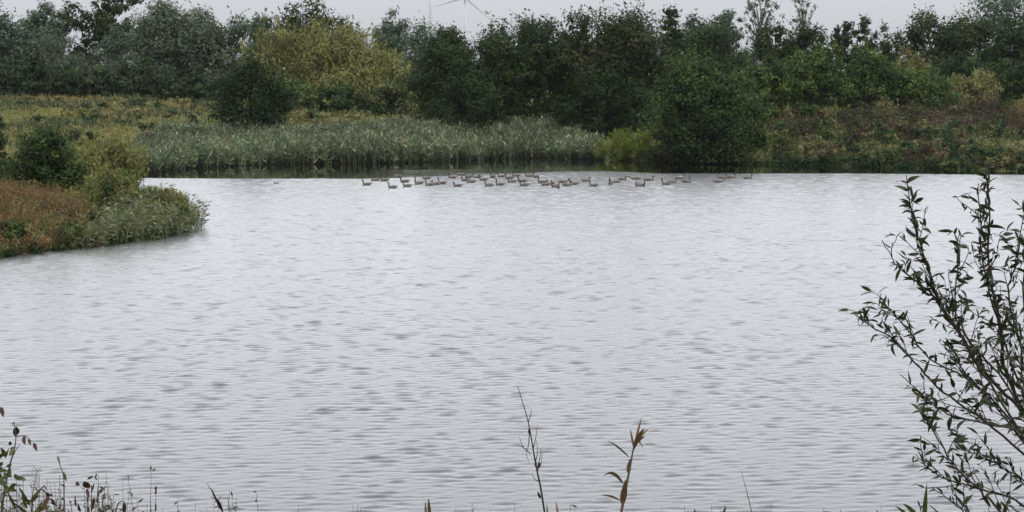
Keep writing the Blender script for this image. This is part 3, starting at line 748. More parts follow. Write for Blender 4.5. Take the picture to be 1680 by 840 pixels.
# ------------------------------------------------------------------ wind turbines
def turbine(label, px, py_hub, D, blade_px, angles, yaw):
    hub = at(px, py_hub, D)
    zg = gz(hub.x, D)
    H = hub.z - zg; bl = blade_px / FPX * D
    r = empty('wind_turbine', (hub.x, D, zg), yaw); tag(r, label, 'wind turbine', 'wind turbines on the horizon')
    link('tower', mesh_pd('tower', *tube([(0, 0, -1), (0, 0, H * 0.5), (0, 0, H - 1.2)], [1.7, 1.4, 1.0], 16), M_STEEL), r)
    nb = MB(); nb.add(tube([(0, 4.2, H), (0, 3.6, H), (0, -1.8, H), (0, -2.4, H)], [1.1, 1.7, 1.6, 1.2], 10))
    link('nacelle', nb.mesh('nacelle', M_STEEL), r)
    link('hub', mesh_pd('hub', *tube([(0, -2.4, H), (0, -3.4, H), (0, -4.1, H), (0, -4.4, H)], [1.3, 1.3, 0.8, 0.2], 12), M_STEEL), r)
    for a in angles:
        d = Vector((math.cos(R(a)), 0, math.sin(R(a)))); sdir = Vector((-d.z, 0, d.x))
        V, Fc = [], []
        prof = [(0.0, 0.7, 0.7), (0.06, 0.7, 0.6), (0.2, 1.15, 0.4), (0.5, 0.8, 0.25), (0.85, 0.45, 0.14), (1.0, 0.18, 0.06)]
        for tt, cw, th in prof:
            c0 = Vector((0, -3.2, H)) + d * (0.6 + bl * tt)
            for k in range(8):
                q = 2 * math.pi * k / 8
                V.append(c0 + sdir * (math.cos(q) * cw) + Vector((0, 1, 0)) * (math.sin(q) * th))
        for i in range(len(prof) - 1):
            for k in range(8): Fc.append((i * 8 + k, i * 8 + (k + 1) % 8, (i + 1) * 8 + (k + 1) % 8, (i + 1) * 8 + k))
        Fc.append(tuple(range(40, 48)))
        link('blade', mesh_pd('blade', V, Fc, M_STEEL), r)
turbine('wind turbine whose two lower blades dip into the top of the picture', 763, -5, 1900, 52, (-42, -162, 78), 0)
turbine('wind turbine of which only the tower shows above the trees', 706, -62, 2050, 50, (30, 150, 270 - 3), 0.3)

# ------------------------------------------------------------------ geese
m, t, o = new_mat('goose_plumage')
p = t.nodes.new('ShaderNodeBsdfPrincipled'); p.inputs['Roughness'].default_value = 0.75; p.inputs['Specular IOR Level'].default_value = 0.2
a = t.nodes.new('ShaderNodeAttribute'); a.attribute_name = 'tint'
n = t.nodes.new('ShaderNodeTexNoise'); n.inputs['Scale'].default_value = 30; n.inputs['Detail'].default_value = 3
mm = t.nodes.new('ShaderNodeMixRGB'); mm.blend_type = 'MULTIPLY'; mm.inputs['Fac'].default_value = 0.5
t.links.new(a.outputs['Color'], mm.inputs['Color1']); t.links.new(n.outputs['Color'], mm.inputs['Color2'])
t.links.new(mm.outputs[0], p.inputs['Base Color']); t.links.new(p.outputs[0], o.inputs['Surface'])
M_GOOSE = m
M_WING = noise_material('goose_wing', [(0.06, 0.052, 0.045), (0.13, 0.115, 0.10), (0.3, 0.28, 0.25)], 14, 0.75, 0.2, stretch=(1, 3, 3))
M_BILL = noise_material('goose_bill', [(0.5, 0.2, 0.06), (0.55, 0.24, 0.1)], 20, 0.5)
def goose_meshes(neck):
    body = [((-0.43, 0, 0.115), 0.02, 0.012), ((-0.36, 0, 0.10), 0.06, 0.035), ((-0.26, 0, 0.075), 0.105, 0.075), ((-0.12, 0, 0.06), 0.145, 0.115),
            ((0.03, 0, 0.05), 0.155, 0.125), ((0.16, 0, 0.06), 0.13, 0.115)]
    if neck == 'upright': nk = [((0.25, 0, 0.11), 0.075, 0.08), ((0.285, 0, 0.19), 0.048, 0.05), ((0.295, 0, 0.28), 0.038, 0.04), ((0.31, 0, 0.37), 0.036, 0.037), ((0.345, 0, 0.415), 0.042, 0.044), ((0.39, 0, 0.405), 0.03, 0.03), ((0.415, 0, 0.395), 0.018, 0.02)]
    elif neck == 'alert': nk = [((0.235, 0, 0.12), 0.075, 0.08), ((0.26, 0, 0.21), 0.046, 0.05), ((0.262, 0, 0.33), 0.036, 0.038), ((0.27, 0, 0.44), 0.034, 0.036), ((0.305, 0, 0.49), 0.042, 0.043), ((0.35, 0, 0.482), 0.03, 0.03), ((0.375, 0, 0.472), 0.018, 0.02)]
    elif neck == 'relaxed': nk = [((0.25, 0, 0.10), 0.08, 0.085), ((0.30, 0, 0.16), 0.055, 0.06), ((0.29, 0, 0.225), 0.042, 0.045), ((0.30, 0, 0.28), 0.04, 0.042), ((0.34, 0, 0.305), 0.042, 0.044), ((0.385, 0, 0.295), 0.03, 0.03), ((0.41, 0, 0.285), 0.018, 0.02)]
    else: nk = [((0.26, 0, 0.09), 0.08, 0.08), ((0.34, 0, 0.13), 0.052, 0.052), ((0.42, 0, 0.17), 0.04, 0.042), ((0.48, 0, 0.20), 0.037, 0.04), ((0.53, 0, 0.21), 0.042, 0.042), ((0.575, 0, 0.195), 0.03, 0.03), ((0.60, 0, 0.185), 0.018, 0.02)]
    ks = body + nk
    pts = catmull([k[0] for k in ks], 3)
    nk_ = len(body)
    ks = [(c, a * (1.22 if q >= nk_ else 1), b * (1.22 if q >= nk_ else 1)) for q, (c, a, b) in enumerate(ks)]
    rw = np.interp(np.linspace(0, len(ks) - 1, len(pts)), range(len(ks)), [k[1] for k in ks])
    rh = np.interp(np.linspace(0, len(ks) - 1, len(pts)), range(len(ks)), [k[2] for k in ks])
    V, Fc, sides = [], [], 12
    for i, pt in enumerate(pts):
        tn = (pts[min(i + 1, len(pts) - 1)] - pts[max(i - 1, 0)]).normalized()
        up = Vector((-tn.z, 0, tn.x))
        for s_ in range(sides):
            q = 2 * math.pi * s_ / sides
            V.append(pt + Vector((0, 1, 0)) * math.cos(q) * rw[i] + up * math.sin(q) * rh[i])
    for i in range(len(pts) - 1):
        for s_ in range(sides):
            Fc.append((i * sides + s_, i * sides + (s_ + 1) % sides, (i + 1) * sides + (s_ + 1) % sides, (i + 1) * sides + s_))
    Fc += [tuple(range(sides - 1, -1, -1)), tuple(range((len(pts) - 1) * sides, len(pts) * sides))]
    me = mesh_pd('goose_body', V, Fc, M_GOOSE)
    at_ = me.attributes.new('tint', 'FLOAT_COLOR', 'FACE')
    cl = np.ones((len(me.polygons), 4), np.float32)
    for j, f in enumerate(me.polygons):
        c = f.center
        if c.x < -0.2: cl[j, :3] = (0.6, 0.58, 0.55) if c.z < 0.1 else (0.11, 0.095, 0.08)
        elif c.z > 0.19: cl[j, :3] = (0.10, 0.087, 0.074)
        elif c.z < 0.03: cl[j, :3] = (0.42, 0.39, 0.36)
        else: cl[j, :3] = (0.25, 0.22, 0.19)
    at_.data.foreach_set('color', cl.ravel())
    e = ks[-1][0]; dz = ks[-1][0][2] - ks[-2][0][2]; dx = ks[-1][0][0] - ks[-2][0][0]; L = math.hypot(dx, dz); dx /= L; dz /= L
    bill = mesh_pd('bill', *tube([Vector(e) - Vector((dx, 0, dz)) * 0.012, Vector(e) + Vector((dx, 0, dz)) * 0.025, Vector(e) + Vector((dx, 0, dz)) * 0.055], [0.019, 0.015, 0.006], 8), M_BILL)
    return me, bill
def wing_mesh(sgn):
    V, Fc = [], []
    xs = [0.15, 0.08, -0.05, -0.2, -0.33, -0.44]; hw = [0.03, 0.075, 0.085, 0.07, 0.045, 0.012]; zc = [0.10, 0.105, 0.11, 0.115, 0.125, 0.14]; yo = [0.115, 0.14, 0.147, 0.118, 0.07, 0.02]
    for i in range(6):
        for k in range(8):
            q = 2 * math.pi * k / 8
            V.append((xs[i], sgn * (yo[i] - 0.35 * max(0, math.sin(q)) * yo[i] + 0.014 * math.cos(q)), zc[i] + hw[i] * math.sin(q)))
    for i in range(5):
        for k in range(8): Fc.append((i * 8 + k, i * 8 + (k + 1) % 8, (i + 1) * 8 + (k + 1) % 8, (i + 1) * 8 + k))
    Fc += [tuple(range(7, -1, -1)), tuple(range(40, 48))]
    return mesh_pd('wing', V, Fc, M_WING)
GM = {k: goose_meshes(k) for k in ('upright', 'alert', 'relaxed', 'forward')}
WINGS = [wing_mesh(1), wing_mesh(-1)]
# (photo x, water-line y, heading in degrees with 0 = right and 180 = left, neck pose)
GEESE = [(601.6, 303.7, 180, 'upright'), (616, 296.5, 190, 'relaxed'), (631, 297, 175, 'relaxed'), (644, 308.6, 182, 'upright'), (653, 290.5, 160, 'relaxed'),
    (664, 299, 185, 'relaxed'), (668, 306.5, 170, 'upright'), (687, 302, 200, 'alert'), (705, 304.3, 178, 'upright'), (715, 303, 186, 'relaxed'),
    (725, 301.8, 150, 'upright'), (700, 293.5, 176, 'relaxed'), (742, 292.5, 184, 'upright'), (757, 288, 172, 'relaxed'), (769, 291.5, 200, 'upright'), (783, 292, 178, 'relaxed'), (751, 306, 181, 'relaxed'), (764, 297, 165, 'relaxed'), (773, 299.5, 192, 'upright'), (793, 296, 176, 'upright'),
    (802, 305.3, 188, 'upright'), (808, 291.5, 120, 'upright'), (820, 304, 177, 'alert'), (836, 293.5, 183, 'upright'), (823, 290.5, 168, 'relaxed'), (847, 289.5, 186, 'relaxed'), (868, 290, 175, 'upright'), (840, 299.3, 195, 'relaxed'),
    (857, 298.5, 172, 'relaxed'), (860, 305, 180, 'upright'), (879, 291.5, 130, 'upright'), (889, 300, 184, 'alert'), (895, 304.3, 176, 'relaxed'),
    (904, 302.6, 200, 'relaxed'), (910, 306.6, 230, 'upright'), (915, 308, 285, 'upright'), (924, 299.5, 5, 'forward'), (930, 305, 20, 'relaxed'),
    (941, 303, 178, 'upright'), (961, 298, 2, 'relaxed'), (974, 305.5, 182, 'upright'), (1002, 302.4, 250, 'alert'), (1010, 300, 195, 'forward'),
    (1021, 295.5, 330, 'relaxed'), (1043, 294.5, 176, 'forward'), (1048, 305.6, 225, 'relaxed'), (1054, 305, 300, 'upright'), (1065, 296.5, 3, 'relaxed'),
    (1093, 303, 181, 'upright'), (1103, 300.5, 8, 'upright'), (1117, 293.6, 358, 'upright'), (1126, 299.2, 4, 'alert'), (1178, 299.5, 12, 'forward'),
    (1186, 292.6, 357, 'upright'), (1199, 292.4, 5, 'relaxed'), (1227, 293.6, 0, 'upright')]
GEESE.sort(key=lambda g: g[0])
ORD = ['first', 'second', 'third', 'fourth', 'fifth', 'sixth', 'seventh', 'eighth', 'ninth', 'tenth', 'eleventh', 'twelfth', 'thirteenth', 'fourteenth', 'fifteenth',
       'sixteenth', 'seventeenth', 'eighteenth', 'nineteenth', 'twentieth', 'twenty-first', 'twenty-second', 'twenty-third', 'twenty-fourth', 'twenty-fifth', 'twenty-sixth', 'twenty-seventh', 'twenty-eighth', 'twenty-ninth', 'thirtieth']
POSE = {'upright': 'neck held up', 'alert': 'neck stretched tall', 'relaxed': 'neck drawn in', 'forward': 'neck reaching forward'}
def goose(i, px, py, hd, neck):
    w = on_z(px, py)
    face = 'left' if 110 < hd < 235 else 'right' if (hd < 60 or hd > 315) else 'the camera'
    k = len(GEESE)
    where = f'{ORD[i]} from the left end of the flock' if i < k // 2 else f'{ORD[k - 1 - i]} from the right end of the flock'
    r = empty('goose', (w.x, w.y, 0.03), R(hd))
    tag(r, f'grey-brown goose facing {face}, {POSE[neck]}, {where}', 'goose', 'geese swimming in a flock below the far bank')
    s = 1.02 + 0.16 * ((i * 37) % 10) / 10
    r.scale = (s, s, s)
    link('body', GM[neck][0], r); link('bill', GM[neck][1], r)
    for wm in WINGS: link('wing', wm, r)
for i, g in enumerate(GEESE): goose(i, *g)
w = on_z(453.5, 301)
r = empty('duck', (w.x, w.y, -0.02), R(170)); r.scale = (0.55, 0.55, 0.6)
tag(r, 'small lone water bird far left of the geese', 'duck')
link('body', GM['relaxed'][0], r); link('bill', GM['relaxed'][1], r)
for wm in WINGS: link('wing', wm, r)

# ------------------------------------------------------------------ foreground plants
M_WLEAF = leaf_material('willow_leaf', 0.22, 0.5, 0.35, base=[(0.016, 0.015, 0.009), (0.024, 0.028, 0.012), (0.034, 0.046, 0.017), (0.05, 0.024, 0.016)])
M_GLEAF = leaf_material('green_leaf', 0.3, 0.5, 0.35, base=[(0.03, 0.045, 0.011), (0.06, 0.08, 0.018), (0.10, 0.11, 0.028)])
M_BLEAF = leaf_material('brown_leaf', 0.2, 0.6, 0.2, base=[(0.032, 0.018, 0.014), (0.06, 0.032, 0.022), (0.10, 0.058, 0.036)])
M_DRY = leaf_material('dry_leaf', 0.2, 0.6, 0.2, base=[(0.07, 0.04, 0.02), (0.12, 0.075, 0.038), (0.19, 0.13, 0.075)])
M_WSTEM = noise_material('willow_bark', [(0.02, 0.015, 0.012), (0.045, 0.035, 0.03)], 40, 0.7, 0.2)
M_DSTEM = noise_material('dry_stalk', [(0.06, 0.035, 0.02), (0.14, 0.09, 0.055)], 40, 0.7, 0.2, stretch=(1, 1, 0.2))
def leaf_shape(L, Wd, curl, twist, seg=6, fold=0.25):
    """lanceolate leaf along +X"""
    V, Fc = [], []
    x = z = 0.0; ang = 0.0
    for i in range(seg + 1):
        t = i / seg
        wd = Wd * 0.5 * (math.sin(math.pi * t ** 0.75) ** 0.9 + 0.04)
        if i == seg: wd = Wd * 0.01
        tw = twist * t
        cy, sy = math.cos(tw), math.sin(tw)
        for s_ in (-1, 0, 1):
            lx, lz = s_ * wd, abs(s_) * wd * fold
            V.append((x, lx * cy - lz * sy, z + lx * sy + lz * cy))
        ang += curl / seg
        x += L / seg * math.cos(ang); z -= L / seg * math.sin(ang)
    for i in range(seg):
        for k in range(2):
            a = i * 3 + k; Fc.append((a, a + 1, a + 4, a + 3))
    return V, Fc
rngf = random.Random(5)
WL = [mesh_pd('leaf', *leaf_shape(1.0, rngf.uniform(0.19, 0.29), rngf.uniform(-0.4, 1.8), rngf.uniform(-1.4, 1.4)), M_WLEAF) for _ in range(9)]
def place_leaf(meshes, parent, base, dirv, L, name='leaf', spin=None):
    d = dirv.normalized()
    side = d.cross(Vector((rngf.gauss(0, 1), rngf.gauss(0, 1), rngf.gauss(0, 1)))).normalized()
    up = side.cross(d) * -1
    if up.z < 0 and rngf.random() < 0.75: up, side = -up, -side
    m = Matrix((d, side, d.cross(side))).transposed().to_4x4()
    m = Matrix.Translation(base) @ m @ Matrix.Scale(L, 4)
    return m
# willow shrub on the near bank at the right
WD = 8.0
wroot = Vector((2.55, 8.0, 0)); wroot.z = gz(wroot.x, wroot.y)
wil = empty('willow_shrub', wroot)
tag(wil, 'sparse dark-leaved willow shrub on the near bank at the right edge', 'shrub')
STEMS = [  # photo points from the tip down, distance
    ([(1487, 288), (1497, 353), (1511, 405), (1528, 456), (1546, 505), (1580, 555), (1604, 597), (1642, 640), (1690, 690), (1760, 800), (1830, 960)], 8.0, 0.0085),
    ([(1618, 277), (1623, 339), (1622, 418), (1628, 474), (1641, 532), (1646, 590), (1660, 632), (1690, 700), (1760, 830), (1835, 960)], 8.15, 0.0085),
    ([(1573, 384), (1570, 443), (1568, 512), (1580, 555), (1612, 612), (1680, 720), (1800, 930)], 7.9, 0.005),
    ([(1478, 614), (1518, 650), (1552, 678), (1622, 697), (1690, 718), (1790, 840), (1850, 980)], 7.8, 0.0055),
    ([(1401, 515), (1425, 533), (1459, 552), (1501, 595), (1546, 643), (1615, 690), (1700, 770), (1810, 940)], 7.85, 0.0055),
    ([(1440, 505), (1480, 530), (1525, 588), (1587, 622), (1650, 680), (1740, 800), (1830, 960)], 8.2, 0.005),
    ([(1509, 676), (1527, 700), (1563, 760), (1601, 798), (1642, 840), (1730, 930), (1830, 1030)], 7.7, 0.006),
    ([(1501, 745), (1528, 771), (1556, 788), (1601, 800), (1680, 830), (1790, 930)], 7.9, 0.0045),
    ([(1680, 350), (1668, 430), (1655, 480), (1672, 560), (1690, 640), (1770, 800), (1840, 960)], 8.3, 0.006),
    ([(1448, 395), (1475, 440), (1515, 470), (1552, 515), (1600, 570), (1670, 660), (1780, 850)], 8.05, 0.0045),
    ([(1605, 300), (1608, 360), (1612, 430), (1632, 510), (1650, 570), (1700, 690), (1800, 900)], 8.25, 0.005),
    ([(1715, 290), (1690, 380), (1680, 470), (1690, 580), (1720, 720), (1800, 900)], 8.1, 0.006),
    ([(1560, 735), (1600, 745), (1640, 765), (1690, 800), (1790, 920)], 8.3, 0.004),
    ([(1552, 560), (1575, 600), (1610, 640), (1660, 700), (1740, 810), (1830, 980)], 8.35, 0.005),
    ([(1530, 800), (1570, 830), (1610, 870), (1700, 950), (1820, 1050)], 7.75, 0.0045)]
leaf_m = []
base_pt = Vector((2.62, 8.0, wroot.z - 0.05))
for si, (pp, D, r0) in enumerate(STEMS):
    P = [at(a, b, D + 0.02 * j) for j, (a, b) in enumerate(pp)]
    e = P[-1].lerp(base_pt, 0.6) + Vector((0.06, 0, 0.0)); bp = base_pt + Vector((rngf.uniform(-.09, .09), rngf.uniform(-.09, .09), 0))
    Pc = catmull(P + [e, bp], 5)
    Pc = [q + Vector((rngf.gauss(0, 0.0022), rngf.gauss(0, 0.0022), rngf.gauss(0, 0.0022))) for q in Pc]
    n = len(Pc)
    st = link('stem', mesh_pd('stem', *tube([q - wroot for q in Pc], [0.0017 + (1.3 * r0 - 0.0017) * (i / (n - 1)) ** 0.8 for i in range(n)], 6), M_WSTEM), wil)
    vis = [q for q in Pc if q.z > 7.15]
    # side twigs and leaves
    for i in range(1, len(vis) - 1):
        tdir = (vis[i - 1] - vis[i + 1]).normalized()
        f = i / max(1, len(vis))
        if rngf.random() < 0.55 and i > 2:
            d = (tdir + Vector((rngf.gauss(0.0, 0.55), rngf.gauss(0, 0.5), rngf.gauss(0.3, 0.4)))).normalized()
            L = rngf.uniform(0.07, 0.24) * (0.4 + 0.9 * f)
            tw = catmull([vis[i], vis[i] + d * L * 0.4 + Vector((0, 0, 0.005)), vis[i] + d * L * 0.75 + Vector((rngf.gauss(0, .01), 0, 0.02)), vis[i] + d * L + Vector((rngf.gauss(0, .015), rngf.gauss(0, .015), 0.05 * L / 0.3))], 3)
            link('twig', mesh_pd('twig', *tube([q - wroot for q in tw], [0.0023 - 0.00014 * j for j in range(len(tw))], 5), M_WSTEM), wil)
            for j in range(2, len(tw)):
                if rngf.random() < 0.66:
                    dd = ((tw[j] - tw[j - 1]).normalized() + Vector((rngf.gauss(0, 0.8), rngf.gauss(0, 0.7), rngf.gauss(-0.1, 0.8))))
                    leaf_m.append((tw[j].copy(), dd, rngf.uniform(0.03, 0.066)))
        for _ in range(2 if (f < 0.4 and si in (0, 1, 2, 10)) else 1):
            if rngf.random() < ((0.95 if si in (0, 1, 2, 10, 11, 8) else 0.6) if f < 0.5 else 0.6):
                dd = tdir * 0.7 + Vector((rngf.gauss(0, 0.75), rngf.gauss(0, 0.7), rngf.gauss(0.05, 0.6)))
                leaf_m.append((vis[i].copy(), dd, rngf.uniform(0.034, 0.074)))
leaf_m.sort(key=lambda a: -a[2])
wl_rest = MB()
inv = Matrix.Translation(-wroot)
for k, (b, d, L) in enumerate(leaf_m):
    m = inv @ place_leaf(WL, wil, b, d, L)
    me = WL[k % len(WL)]
    if k < 298:
        o = link('leaf', me, wil); o.matrix_local = m
    else:
        wl_rest.add(([m @ v.co for v in me.vertices], [tuple(f.vertices) for f in me.polygons]))
if wl_rest.V: tag(link('small_leaves', wl_rest.mesh('small_leaves', M_WLEAF), wil), kind='stuff')

def stalk(name, label, cat, pts, D, rad, mat, group=None):
    """a stalk through photo points (tip first) standing on the near bank; returns root, curve"""
    P = [at(a, b, D) for a, b in pts]
    q = P[-1]; dn = (P[-1] - P[-2]).normalized()
    g = gz(q.x, q.y)
    foot = Vector((q.x + dn.x * (q.z - g) * 0.5, q.y + rngf.uniform(-.05, .05), g - 0.03))
    C = catmull(P + [P[-1].lerp(foot, 0.5), foot], 5)
    r = empty(name, foot); tag(r, label, cat, group)
    n = len(C)
    link('stem', mesh_pd('stem', *tube([c - foot for c in C], [rad * (0.3 + 0.7 * min(1.0, i / (n * 0.6))) for i in range(n)], 6), mat), r)
    return r, C, foot
def seg_leaf(root, foot, a, b, D, wpx, mat, curl=0.0, name='leaf', sag=0.0):
    """a ribbon leaf from photo point a to b"""
    A, Bp = at(*a, D), at(*b, D + rngf.uniform(-.05, .05))
    d = Bp - A; L = d.length
    V, Fc = leaf_shape(L, wpx / FPX * D, 0.0, rngf.uniform(-0.6, 0.6), 7)
    yv = d.normalized().cross(Vector((0, 1, 0))); yv.normalize(); zv = d.normalized().cross(yv)
    yv = (yv * 0.85 + Vector((0, 1, 0)) * 0.5).normalized(); zv = d.normalized().cross(yv)
    pts = []
    for v in V:
        t = v[0] / L
        pts.append(A + d * t + yv * v[1] + zv * v[2] + Vector((0, 0, 1)) * (4 * t * (1 - t)) * sag - foot)
    link(name, mesh_pd(name, pts, Fc, mat), root)
def twig_to(root, foot, pts, D, r0, mat, name='twig'):
    C = catmull([at(*q, D) for q in pts], 4); n = len(C)
    link(name, mesh_pd(name, *tube([c - foot for c in C], [r0 * (1 - 0.7 * i / (n - 1)) for i in range(n)], 5), mat), root)

# bare branching twig
r, C, ft = stalk('dry_twig', 'bare dark branching twig standing against the water, left of the dead reed', 'twig',
    [(849, 633), (858, 662), (866, 690), (871, 715), (876, 745), (881, 772), (887, 800), (893, 838), (900, 880)], 7.4, 0.0038, M_WSTEM)
for pts in ([(869, 708), (867, 730), (864, 745), (868, 760)], [(875, 735), (879, 718), (881, 700)], [(867, 692), (871, 680), (872, 671)], [(881, 770), (886, 750), (887, 735)],
            [(882, 772), (888, 760), (889, 742)], [(878, 760), (882, 740), (880, 722)], [(871, 745), (858, 733), (852, 716)], [(884, 790), (876, 785), (873, 776)], [(864, 738), (856, 733), (846, 728)]):
    twig_to(r, ft, pts, 7.4, 0.002, M_WSTEM)
for a, b in (((868, 712), (869, 702)), ((883, 768), (886, 758)), ((887, 818), (882, 806)), ((879, 766), (880, 756))):
    seg_leaf(r, ft, a, b, 7.4, 5, M_BLEAF)
# dead reed
r, C, ft = stalk('dead_reed', 'dead brown reed with withered leaves bending to the left', 'reed',
    [(1050, 700), (1042, 722), (1038, 742), (1034, 765), (1030, 785), (1024, 815), (1019, 842), (1012, 880)], 7.2, 0.005, M_DSTEM)
for a, b, w_, s_ in (((1040, 738), (1058, 702), 7, .01), ((1041, 735), (1066, 703), 5, 0.012), ((1042, 728), (1053, 683), 5, 0), ((1040, 735), (1034, 703), 4, 0.0), ((1042, 732), (1060, 716), 4, 0.008),
    ((1044, 726), (1056, 738), 3, 0.012), ((1033, 751), (996, 722), 4, 0.006), ((1031, 778), (1034, 752), 9, 0), ((1024, 796), (988, 783), 9, 0.03), ((1019, 822), (985, 813), 4, 0.008), ((1021, 830), (1027, 786), 11, 0)):
    seg_leaf(r, ft, a, b, 7.2, w_, M_DRY, sag=s_)
# leafy plant with brown hanging leaves, lower left
r, C, ft = stalk('nettle_plant', 'plant in the lower left corner with hanging brown leaves above green ones', 'plant',
    [(23, 693), (26, 715), (24, 735), (17, 760), (10, 790), (4, 830), (0, 880)], 6.8, 0.004, M_BARK)
for a, b, w_ in (((23, 692), (21, 697), 6), ((27, 700), (25, 717), 12), ((38, 716), (42, 730), 8), ((46, 720), (51, 731), 5), ((55, 727), (61, 741), 7), ((18, 724), (15, 731), 6), ((24, 733), (16, 741), 7), ((1, 668), (6, 685), 8)):
    seg_leaf(r, ft, a, b, 6.8, w_, M_BLEAF)
twig_to(r, ft, [(26, 717), (40, 715), (50, 722), (58, 730)], 6.8, 0.002, M_BARK); twig_to(r, ft, [(20, 750), (28, 735), (34, 728)], 6.8, 0.002, M_BARK)
for k in range(26):
    cx, cy = rngf.uniform(-6, 26), rngf.uniform(742, 806)
    an = rngf.uniform(0, 6.28); L = rngf.uniform(10, 20)
    seg_leaf(r, ft, (cx, cy), (cx + L * math.cos(an), cy + L * math.sin(an)), 6.8 + rngf.uniform(-.1, .1), rngf.uniform(6, 9), M_GLEAF)
# weedy plants along the bottom left
def weed(label, px, py, D, leaves, mat, lm, name='dock_plant', rad=0.004, bend=0, cat='plant', group=None):
    r, C, ft = stalk(name, label, cat, [(px, py), (px - bend * 0.3, py + (845 - py) * 0.4), (px - bend * 0.8, 845), (px - bend, 900)], D, rad, mat, group)
    for a, b, w_ in leaves: seg_leaf(r, ft, a, b, D, w_, lm)
    return r, ft
weed('olive-brown leafy weed between the corner plant and the curled dock', 52, 815, 6.9, [((50, 830), (31, 798), 7), ((48, 826), (75, 794), 8), ((52, 822), (66, 812), 7), ((45, 836), (36, 812), 6), ((55, 840), (84, 830), 8), ((28, 838), (12, 806), 6), ((50, 846), (20, 822), 8), ((62, 848), (70, 820), 9)], M_DSTEM, M_GLEAF, 'leafy_weed')
weed('curled brown dock leaf standing alone near the corner', 76, 812, 6.8, [((70, 835), (82, 810), 9), ((82, 812), (74, 809), 8), ((82, 811), (86, 814), 5)], M_DSTEM, M_BLEAF)
weed('dark red-brown dock with drooping seed clusters on thin side stalks', 150, 795, 7.0, [((124, 792), (131, 796), 7), ((138, 790), (146, 802), 12), ((142, 802), (146, 818), 6), ((156, 786), (159, 776), 4), ((143, 786), (154, 781), 4), ((150, 808), (155, 792), 4), ((125, 832), (123, 812), 5), ((132, 840), (128, 826), 7), ((150, 838), (155, 815), 7)], M_DSTEM, M_BLEAF)
r, C, ft = stalk('grass_stalk', 'thin pale stalk with a single hanging leaf beside the dock', 'grass', [(94, 750), (98, 762), (104, 780), (105, 800), (105, 845), (105, 890)], 7.0, 0.003, M_DSTEM)
seg_leaf(r, ft, (94, 748), (99, 763), 7.0, 4, M_GLEAF); seg_leaf(r, ft, (104, 775), (109, 790), 7.0, 5, M_GLEAF)
r, C, ft = stalk('grass_stalk', 'fine dead grass with a feathery pale seed head', 'grass', [(62, 768), (58, 785), (54, 808), (52, 845), (50, 890)], 7.1, 0.002, M_DSTEM)
for k in range(14):
    t_ = k / 14; x0, y0 = 61 - 6 * t_, 772 + 36 * t_; sgn = 1 if k % 2 else -1
    twig_to(r, ft, [(x0, y0), (x0 + sgn * 5, y0 - 5), (x0 + sgn * 9, y0 - 9)], 7.1, 0.0013, M_DSTEM)
r, C, ft = stalk('grass_stalk', 'upright thin stalk right of the corner plant', 'grass', [(37, 778), (38, 800), (37, 845), (36, 890)], 7.0, 0.0022, M_DSTEM)
seg_leaf(r, ft, (37, 797), (26, 794), 7.0, 3, M_DRY); seg_leaf(r, ft, (37, 790), (43, 786), 7.0, 3, M_DRY)
r, C, ft = stalk('grass_stalk', 'hooked dry stalk arching over right of the red-brown dock', 'grass', [(184, 828), (180, 816), (172, 810), (169, 822), (166, 850), (165, 890)], 7.0, 0.0026, M_DSTEM)
seg_leaf(r, ft, (172, 810), (169, 815), 7.0, 4, M_BLEAF)
r, C, ft = stalk('grass_stalk', 'bent brown stalk with a withered leaf tip at the bottom edge', 'grass', [(206, 840), (204, 824), (196, 824), (191, 836), (186, 870)], 7.0, 0.003, M_DSTEM)
seg_leaf(r, ft, (204, 824), (203, 846), 7.0, 8, M_BLEAF)
r, C, ft = stalk('grass_stalk', 'tall hair-thin stalk with a small yellow seed tip', 'grass', [(247, 764), (248, 785), (247, 815), (247, 845), (246, 890)], 7.2, 0.0016, M_DSTEM)
seg_leaf(r, ft, (248, 772), (247, 763), 7.2, 4, M_DRY); seg_leaf(r, ft, (250, 773), (255, 768), 7.2, 3, M_DRY)
r, C, ft = stalk('grass_stalk', 'short stalk with beaded seeds beside the hair-thin one', 'grass', [(254, 797), (256, 810), (255, 828), (254, 850), (253, 890)], 7.2, 0.002, M_DSTEM)
for yy in (800, 806, 828, 834): seg_leaf(r, ft, (255, yy + 5), (257, yy - 3), 7.2, 4, M_BLEAF)
r, C, ft = stalk('dry_grass', 'leaning brown dead grass stem left of the picture centre', 'grass', [(339, 793), (348, 806), (355, 818), (362, 832), (368, 850), (376, 890)], 7.0, 0.0035, M_DSTEM)
for a, b, w_ in (((354, 818), (347, 802), 4), ((358, 824), (350, 812), 4), ((364, 838), (352, 815), 5), ((366, 840), (357, 818), 5)): seg_leaf(r, ft, a, b, 7.0, w_, M_BLEAF)
twig_to(r, ft, [(378, 850), (375, 825), (372, 813)], 7.0, 0.0018, M_DSTEM); twig_to(r, ft, [(388, 850), (384, 832), (381, 827)], 7.0, 0.0018, M_DSTEM)
r, C, ft = stalk('reed_shoot', 'pair of short yellowish reed leaf tips at the bottom edge', 'reed', [(701, 845), (701, 860), (701, 890)], 7.0, 0.004, M_DSTEM)
seg_leaf(r, ft, (706, 852), (703, 817), 7.0, 7, M_DRY); seg_leaf(r, ft, (699, 852), (698, 822), 7.0, 4, M_DRY); seg_leaf(r, ft, (704, 852), (704, 818), 7.0, 5, M_GLEAF)
r, C, ft = stalk('reed_shoot', 'small reed leaf tip between the bare twig and the dead reed', 'reed', [(915, 846), (916, 860), (917, 890)], 7.0, 0.003, M_DSTEM)
seg_leaf(r, ft, (917, 852), (912, 822), 7.0, 4, M_DRY); seg_leaf(r, ft, (899, 850), (897, 826), 7.0, 3, M_GLEAF)
